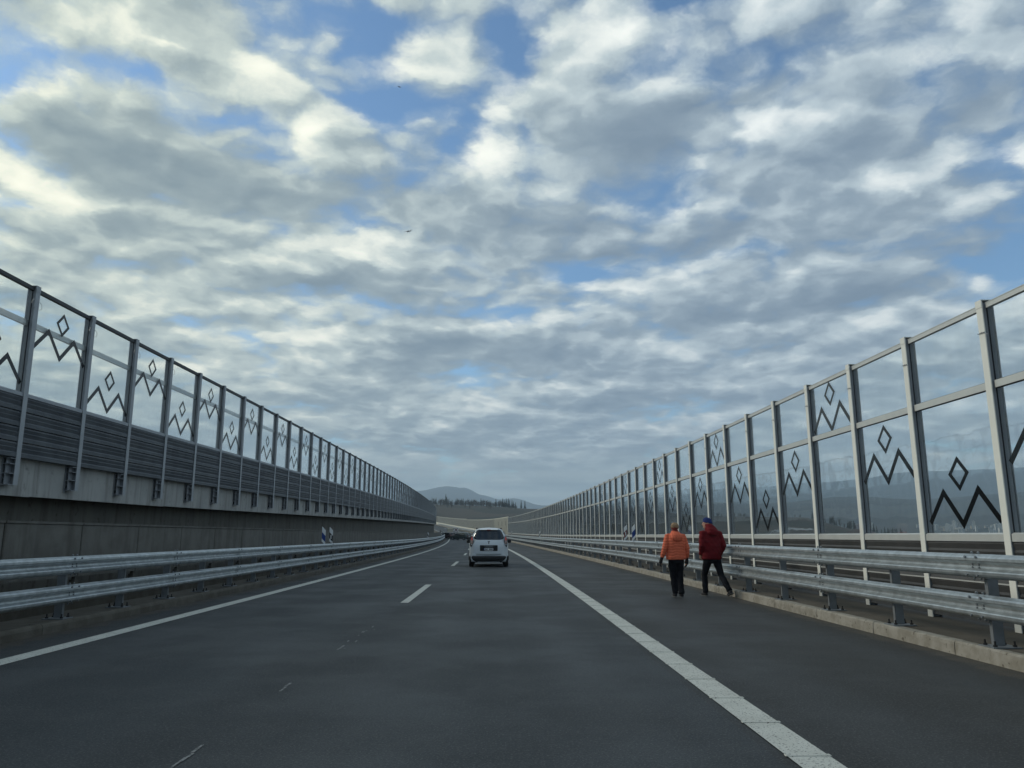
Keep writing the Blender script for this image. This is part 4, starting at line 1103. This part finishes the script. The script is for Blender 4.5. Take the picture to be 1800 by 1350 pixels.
def hand_mb(q, wrist, direc, side, curl=0.5, k=1.0):
    """palm, four unequal bent fingers and a thumb leaving the side of the palm"""
    d = Vector(direc).normalized(); f = Vector((0, 1, 0)); f = (f - d*f.dot(d)).normalized(); inn = Vector((-side, 0, 0)); inn = (inn - d*inn.dot(d)).normalized()
    w = Vector(wrist)
    q.tube([w-d*.03, w+d*.02, w+d*.06*k, w+d*.092*k], [(.026,.020),(.040*k,.017),(.043*k,.016),(.038*k,.014)] if False else [.024,.030*k,.034*k,.030*k], 10)
    for j, L in enumerate((.070,.080,.075,.058)):
        b = w + d*.085*k + f*(.030-.020*j)*k
        p1 = b + d*L*.45*k + inn*.012*curl; p2 = p1 + d*L*.32*k + inn*.030*curl; p3 = p2 + d*L*.18*k + inn*.034*curl
        q.tube([b, p1, p2, p3], [.0095*k,.0092*k,.0085*k,.0065*k], 7)
    b = w + d*.03*k + f*.030*k; p1 = b + d*.03*k + f*.026*k + inn*.012; p2 = p1 + d*.034*k + f*.004 + inn*.014
    q.tube([b, p1, p2], [.013*k,.011*k,.008*k], 7)

def person(name, label, loc, yaw, P):
    root = tag(empty(name, loc, yaw), label, 'person')
    # ---- body: one continuous mesh
    q = MB().use('skin')
    M = head_mb(q, *P['head'], P['head_yaw'], P.get('head_k', 1.0))
    hx, hy, hz = P['head']
    q.tube([(hx, hy-.02, hz+.06), (hx*.6, hy-.03, hz-.03), (0, P['lean'], P['neck']-.08)], [.052,.055,.075], 14)
    lx = P['lean']
    q.rings([(0,0,P['crotch']+.0,.14*P['w'],.10),(0,0,P['crotch']+.12,.165*P['w'],.115),(0,lx*.5,P['crotch']+.30,.135*P['w'],.10),(0,lx*.8,P['neck']-.22,.165*P['w'],.11),(0,lx,P['neck']-.10,.15*P['w'],.085),(0,lx,P['neck']-.04,.07,.06)], 24)
    for sd in ('L', 'R'):
        sh, el_, wr = (Vector(v) for v in P['arm'+sd]); q.tube([sh, sh.lerp(el_, .5), el_, el_.lerp(wr, .4), wr], [.052,.046,.039,.037,.026], 12)
        hand_mb(q, wr, wr-el_, -1 if sd == 'L' else 1, .6)
        hp, kn, an, to = (Vector(v) for v in P['leg'+sd]); q.tube([hp, hp.lerp(kn, .5), kn, kn.lerp(an, .35), an], [.085,.072,.052,.053,.035], 14)
        q.tube([an, an.lerp(to, .4), an.lerp(to, .75)], [.030,.030,.018], 10)
    put('body', fuse(q, 'body', .0065, 3), root)
    for sg in (-1, 1):
        q = MB().use('eye'); q.rings([(sg*.032,.083,.118,.004,.004),(sg*.032,.086,.124,.011,.008),(sg*.032,.083,.130,.004,.004)], 10)
        for i_, v in enumerate(q.v): q.v[i_] = tuple(M @ Vector(v))
        put('eye', q.mesh('eye', True), root)
    # ---- trousers
    q = MB().use('trouser'); j_ = P['hem']
    q.rings([(0,0,P['crotch']-.06,.15*P['w'],.115),(0,-.01,P['crotch']+.05,.185*P['w'],.135),(0,0,j_+.02,.185*P['w'],.135),(0,0,j_+.12,.165*P['w'],.12)], 24)
    for sd in ('L', 'R'):
        hp, kn, an, to = (Vector(v) for v in P['leg'+sd])
        q.tube([hp+Vector((0,0,.05)), hp.lerp(kn, .35), hp.lerp(kn, .7), kn, kn.lerp(an, .4), kn.lerp(an, .8), an+(an-kn)*.06], [.100,.096,.080,.072,.070,.066,.068], 16)
    rr = P['fold']
    put('trousers', fuse(q, 'trousers', .013, 5, lambda c, n_: .0045*math.sin(c.z*31 + 14*c.x + 11*c.y + rr)*math.sin(c.z*13 + 23*c.x + 2*rr) * (1.3 if c.z < .5 else .6)), root)
    # ---- shoes
    for sd in ('L', 'R'):
        hp, kn, an, to = (Vector(v) for v in P['leg'+sd]); heel = an + Vector((0, -.045, 0)) + (Vector((0,0,-.055)) if an.z < .13 else (an-kn).normalized()*.06); 
        q = MB().use('shoe'); q.tube([heel, heel.lerp(to, .25)+Vector((0,0,.012)), heel.lerp(to, .6)+Vector((0,0,.004)), to], [.036,.046,.044,.026], 12); q.tube([an+Vector((0,0,.04)), an+Vector((0,0,-.02)), heel.lerp(to, .3)], [.046,.048,.044], 12)
        sh_ = put('shoe', fuse(q, 'shoe', .009, 4), root)
        q = MB().use('sole'); dn = Vector((0,0,-.034)) if an.z < .13 else Vector((0,-.032,-.014))
        q.tube([heel+dn+Vector((0,-.02,0)), heel.lerp(to,.5)+dn, to+dn+Vector((0,.012,.006))], [(.010,.038),(.010,.046),(.010,.032)], 10); put('sole', q.mesh('sole'), sh_)
    # ---- jacket
    q = MB().use(P['jmat'])
    q.rings(P['jacket'], 28, 2.3)
    for sd in ('L', 'R'):
        sh, el_, wr = (Vector(v) for v in P['arm'+sd]); a = P['sleeve']
        q.tube([sh+(sh-el_)*.06+Vector((-.05 if sd == 'R' else .05, 0, .0)), sh, sh.lerp(el_, .4), el_, el_.lerp(wr, .45), el_.lerp(wr, .93)], [a*.85, a, a*1.02, a*.95, a*.86, a*.68], 16)
    jk = put('jacket', fuse(q, 'jacket', .011, 6, P['quilt']), root)
    q = MB().use(P['jmat']); P['hood'](q)
    put('hood', fuse(q, 'hood', .009, 4, P['hoodquilt']), jk)
    return root, M

def quilt_w(c, n_):
    w = 0.062; t = ((c.z + .010*math.sin(c.x*17+c.y*11) + .006*math.sin(c.x*41))/w) % 1.0; t = abs(math.sin(PI*t))
    return (t**0.5 - 0.6)*0.014*(0.35 + 0.65*min(1, abs(n_.x)+abs(n_.y)))
def hood_w(q):
    q.rings([(0,-.125,1.235,.05,.03),(0,-.135,1.27,.105,.055),(0,-.125,1.33,.135,.075),(0,-.095,1.39,.130,.085),(0,-.05,1.43,.105,.085),(0,-.02,1.455,.085,.075),(0,-.01,1.47,.07,.06)], 24)
SPx = 17.1
wloc = at(18.0, 4.10)
W = dict(head=(0.0,0.02,1.455), head_yaw=math.radians(-6), head_k=0.86, neck=1.46, lean=-.01, crotch=.80, w=1.0, hem=.86, fold=0.0, head_=0,
  armL=((-.185,0,1.36),(-.265,-.03,1.09),(-.325,.03,.87)), armR=((.185,0,1.36),(.260,-.02,1.09),(.265,.04,.855)),
  legL=((-.085,0,.84),(-.075,.05,.47),(-.045,.02,.10),(-.055,.17,.045)), legR=((.085,0,.84),(.075,.0,.47),(.065,-.10,.10),(.08,.06,.045)),
  jmat='orange_fabric', sleeve=.066, quilt=quilt_w, hood=hood_w, hoodquilt=lambda c, n_: (abs(math.sin(PI*c.x/.042))**.6-.5)*.012,
  jacket=[(0,0,.835,.215,.150),(0,0,.86,.230,.165),(0,0,.95,.222,.160),(0,-.005,1.06,.200,.150),(0,-.01,1.18,.205,.150),(0,-.01,1.29,.205,.145),(0,-.01,1.37,.180,.125),(0,-.005,1.42,.120,.10),(0,0,1.46,.085,.08),(0,0,1.485,.075,.07)])
wr_, WM = person('person', 'walking person in an orange quilted jacket and headband seen from behind', wloc, 17.1/R + math.radians(4), W)
# hair, headband, gloves
q = MB().use('hair'); rh = random.Random(2)
t = MB(); t.rings([(0,-.03,.075,.060,.075),(0,-.025,.11,.088,.100),(0,-.014,.16,.096,.112),(0,-.010,.20,.090,.104),(0,-.010,.235,.066,.078),(0,-.010,.252,.028,.034)], 22)
for k in range(150):
    a = rh.uniform(PI*1.02, PI*1.98) if k % 3 else rh.uniform(0, 2*PI); z = rh.uniform(.12, .24); rr = .098*math.cos(max(0,(z-.16))/.1*1.2)
    p = Vector((math.cos(a)*rr, -.012+math.sin(a)*rr*1.1, z)); t.tube([p, p+Vector((rh.uniform(-.02,.02), rh.uniform(-.015,.015), rh.uniform(-.05,.012)))+p.normalized()*.012], [.012,.005], 5)
q.v = [tuple(WM @ Vector(v)) for v in t.v]; q.f = t.f; q.mi = [0]*len(t.f)
put('hair', fuse(q, 'hair', .007, 1), wr_)
q = MB().use('headband'); t = MB(); t.rings([(0,-.022,.070,.062,.085),(0,-.018,.078,.090,.108),(0,-.012,.105,.097,.118),(0,-.010,.128,.097,.116),(0,-.010,.134,.088,.105)], 24)
q.v = [tuple(WM @ Vector(v)) for v in t.v]; q.f = t.f; q.mi = [0]*len(t.f); put('headband', q.mesh('headband', True), wr_)
q = MB().use('headband'); q.rings([(0,-.005,1.44,.085,.085),(0,0,1.47,.082,.082),(0,0.0,1.51,.066,.068),(0,0.0,1.53,.05,.05)], 20); put('scarf', q.mesh('scarf', True), wr_)
for sd, sg in (('L', -1), ('R', 1)):
    sh, el_, w_ = (Vector(v) for v in W['arm'+sd]); q = MB().use('glove'); hand_mb(q, w_+(w_-el_).normalized()*.012, w_-el_, sg, .6, 1.22); q.tube([w_-(w_-el_).normalized()*.02, w_+(w_-el_).normalized()*.03], [.04,.036], 10); put('glove', fuse(q, 'glove', .006, 1), wr_)

def quilt_m(c, n_):
    t = (c.z/0.10) % 1.0
    return (abs(math.sin(PI*t))**.4 - .8)*.008 + .006*math.sin(c.z*37+c.x*21)*math.sin(c.x*33+c.y*15)
def hood_m(q):
    q.rings([(0,-.10,1.35,.06,.035),(0,-.125,1.39,.130,.070),(0,-.115,1.46,.155,.095),(-.005,-.070,1.52,.140,.105),(-.01,-.015,1.575,.115,.105),(-.015,0.02,1.62,.096,.098),(-.02,.03,1.645,.075,.075)], 24)
mloc = at(18.2, 4.98)
Mn = dict(head=(-.03,.08,1.535), head_yaw=math.radians(62), head_k=1.0, neck=1.53, lean=.03, crotch=.80, w=1.08, hem=.86, fold=1.3,
  armL=((-.215,.0,1.43),(-.265,-.04,1.14),(-.215,.10,.93)), armR=((.215,.0,1.43),(.275,-.08,1.14),(.225,.04,.92)),
  legL=((-.095,0,.86),(-.11,.17,.48),(-.13,.12,.10),(-.14,.30,.045)), legR=((.095,-.02,.86),(.155,-.12,.48),(.165,-.40,.165),(.185,-.30,.045)),
  jmat='red_fabric', sleeve=.078, quilt=quilt_m, hood=hood_m, hoodquilt=lambda c, n_: .004*math.sin(c.z*60+c.x*20),
  jacket=[(0,0,.83,.215,.160),(0,0,.86,.232,.175),(0,0,.97,.235,.175),(0,0,1.12,.230,.170),(0,.01,1.26,.232,.165),(0,.02,1.38,.225,.150),(0,.025,1.45,.190,.125),(0,.03,1.50,.120,.105),(0,.035,1.55,.090,.09),(0,.04,1.57,.08,.08)])
mr_, MM = person('person', 'walking person in a dark red jacket and blue knitted hat looking aside', mloc, 17.1/R + math.radians(16), Mn)
q = MB().use('knit_blue'); t = MB(); t.rings([(0,-.022,.128,.084,.100),(0,-.018,.135,.090,.108),(0,-.012,.16,.092,.112),(0,-.008,.165,.086,.106),(0,-.008,.20,.083,.102),(0,-.008,.235,.066,.080),(0,-.008,.258,.032,.04),(0,-.008,.262,.01,.012)], 28)
for i_, v in enumerate(t.v): t.v[i_] = (v[0], v[1], v[2] + .12*v[1] )
q.v = [tuple(MM @ Vector(v)) for v in t.v]; q.f = t.f; q.mi = [0]*len(t.f); put('hat', q.mesh('hat', True), mr_)
q = MB().use('hair'); t = MB(); t.rings([(0,-.05,.085,.055,.045),(0,-.045,.11,.070,.060),(0,-.040,.145,.076,.066)], 18); q.v = [tuple(MM @ Vector(v)) for v in t.v]; q.f = t.f; q.mi = [0]*len(t.f); put('hair', q.mesh('hair', True), mr_)

# ================================================================== in the air
mat('plane_paint', (0.09, 0.10, 0.11), 0.5); mat('feather', (0.03, 0.03, 0.035), 0.9)
d = cam.rotation_euler.to_matrix() @ Vector(((718-900)/1350, (675-407)/1350, -1.0)); d.normalize()
pl_ = empty('light_aircraft', cam.location + d*820, 0); tag(pl_, 'small high wing aircraft flying below the grey clouds', 'aircraft')
pl_.rotation_euler = (math.radians(16), math.radians(-27), math.radians(38))
q = MB().use('plane_paint'); q.tube([(0,3.0,0),(0,2.4,.05),(0,.8,.15),(0,-1.5,.12),(0,-4.4,.30)], [.25,.55,.65,.42,.15], 12); put('fuselage', q.mesh('fuselage', True), pl_)
q = MB().use('plane_paint'); q.prism([(-5.4,.70),(5.4,.70),(5.4,.82),(-5.4,.82)], -.35, 1.1); put('wing', q.mesh('wing'), pl_)
q = MB().use('plane_paint'); q.prism([(-1.7,.30),(1.7,.30),(1.7,.38),(-1.7,.38)], -4.6, -3.7); put('tailplane', q.mesh('tailplane'), pl_)
q = MB().use('plane_paint'); q.prism([(-3.6,.35),(-4.6,.35),(-4.8,1.7),(-4.2,1.7)], -.06, .06, 'x'); put('fin', q.mesh('fin'), pl_)
q = MB().use('plane_paint'); q.tube([(0,.9,-.2),(1.2,.6,-.95)], .06, 6); q.tube([(0,.9,-.2),(-1.2,.6,-.95)], .06, 6)
for sg in (-1, 1): q.tube([(sg*1.15,.6,-1.0),(sg*1.3,.6,-1.0)], .25, 10); q.tube([(sg*.5,.7,-.1),(sg*2.6,.4,.7)], .05, 6)
put('undercarriage', q.mesh('undercarriage'), pl_)
d = cam.rotation_euler.to_matrix() @ Vector(((702-900)/1350, (675-153)/1350, -1.0)); d.normalize()
bd_ = empty('bird', cam.location + d*140, .6); tag(bd_, 'tiny dark bird high in the blue gap of the clouds', 'bird')
q = MB().use('feather'); q.tube([(0,.20,0),(0,.13,.01),(0,0,0),(0,-.15,0),(0,-.24,.01)], [.015,.035,.05,.03,.02], 8)
for sg in (-1, 1):
    b = len(q.v); q.v += [(0,.08,.02),(sg*.18,.12,.09),(sg*.40,.0,.04),(sg*.18,-.06,.08),(0,-.08,.02),(sg*.18,.03,.075)]; q.face((b,b+1,b+5)); q.face((b+1,b+2,b+5)); q.face((b+2,b+3,b+5)); q.face((b+3,b+4,b+5)); q.face((b+4,b,b+5))
put('body', q.mesh('body'), bd_)

# ================================================================== air
hz = bpy.data.materials.new('air'); hz.use_nodes = True; t = hz.node_tree; t.nodes.clear()
pv = t.nodes.new('ShaderNodeVolumePrincipled'); pv.inputs['Density'].default_value = 1.65e-4; pv.inputs['Color'].default_value = (0.66, 0.84, 1.0, 1); pv.inputs['Anisotropy'].default_value = 0.15
o_ = t.nodes.new('ShaderNodeOutputMaterial'); t.links.new(pv.outputs[0], o_.inputs['Volume'])
MATS['air'] = hz
zlo = min(v[2] for v in mb.v) if False else min(v.co.z for v in gme.vertices); zhi = max(v.co.z for v in gme.vertices)
mb = MB().use('air').box(-9600, 9600, -9600, 9600, zlo-1.0, max(zhi, 480)+15)
tag(put('haze', mb.mesh('haze')), 'thin blue haze in the air over the valley', 'haze', kind='stuff')
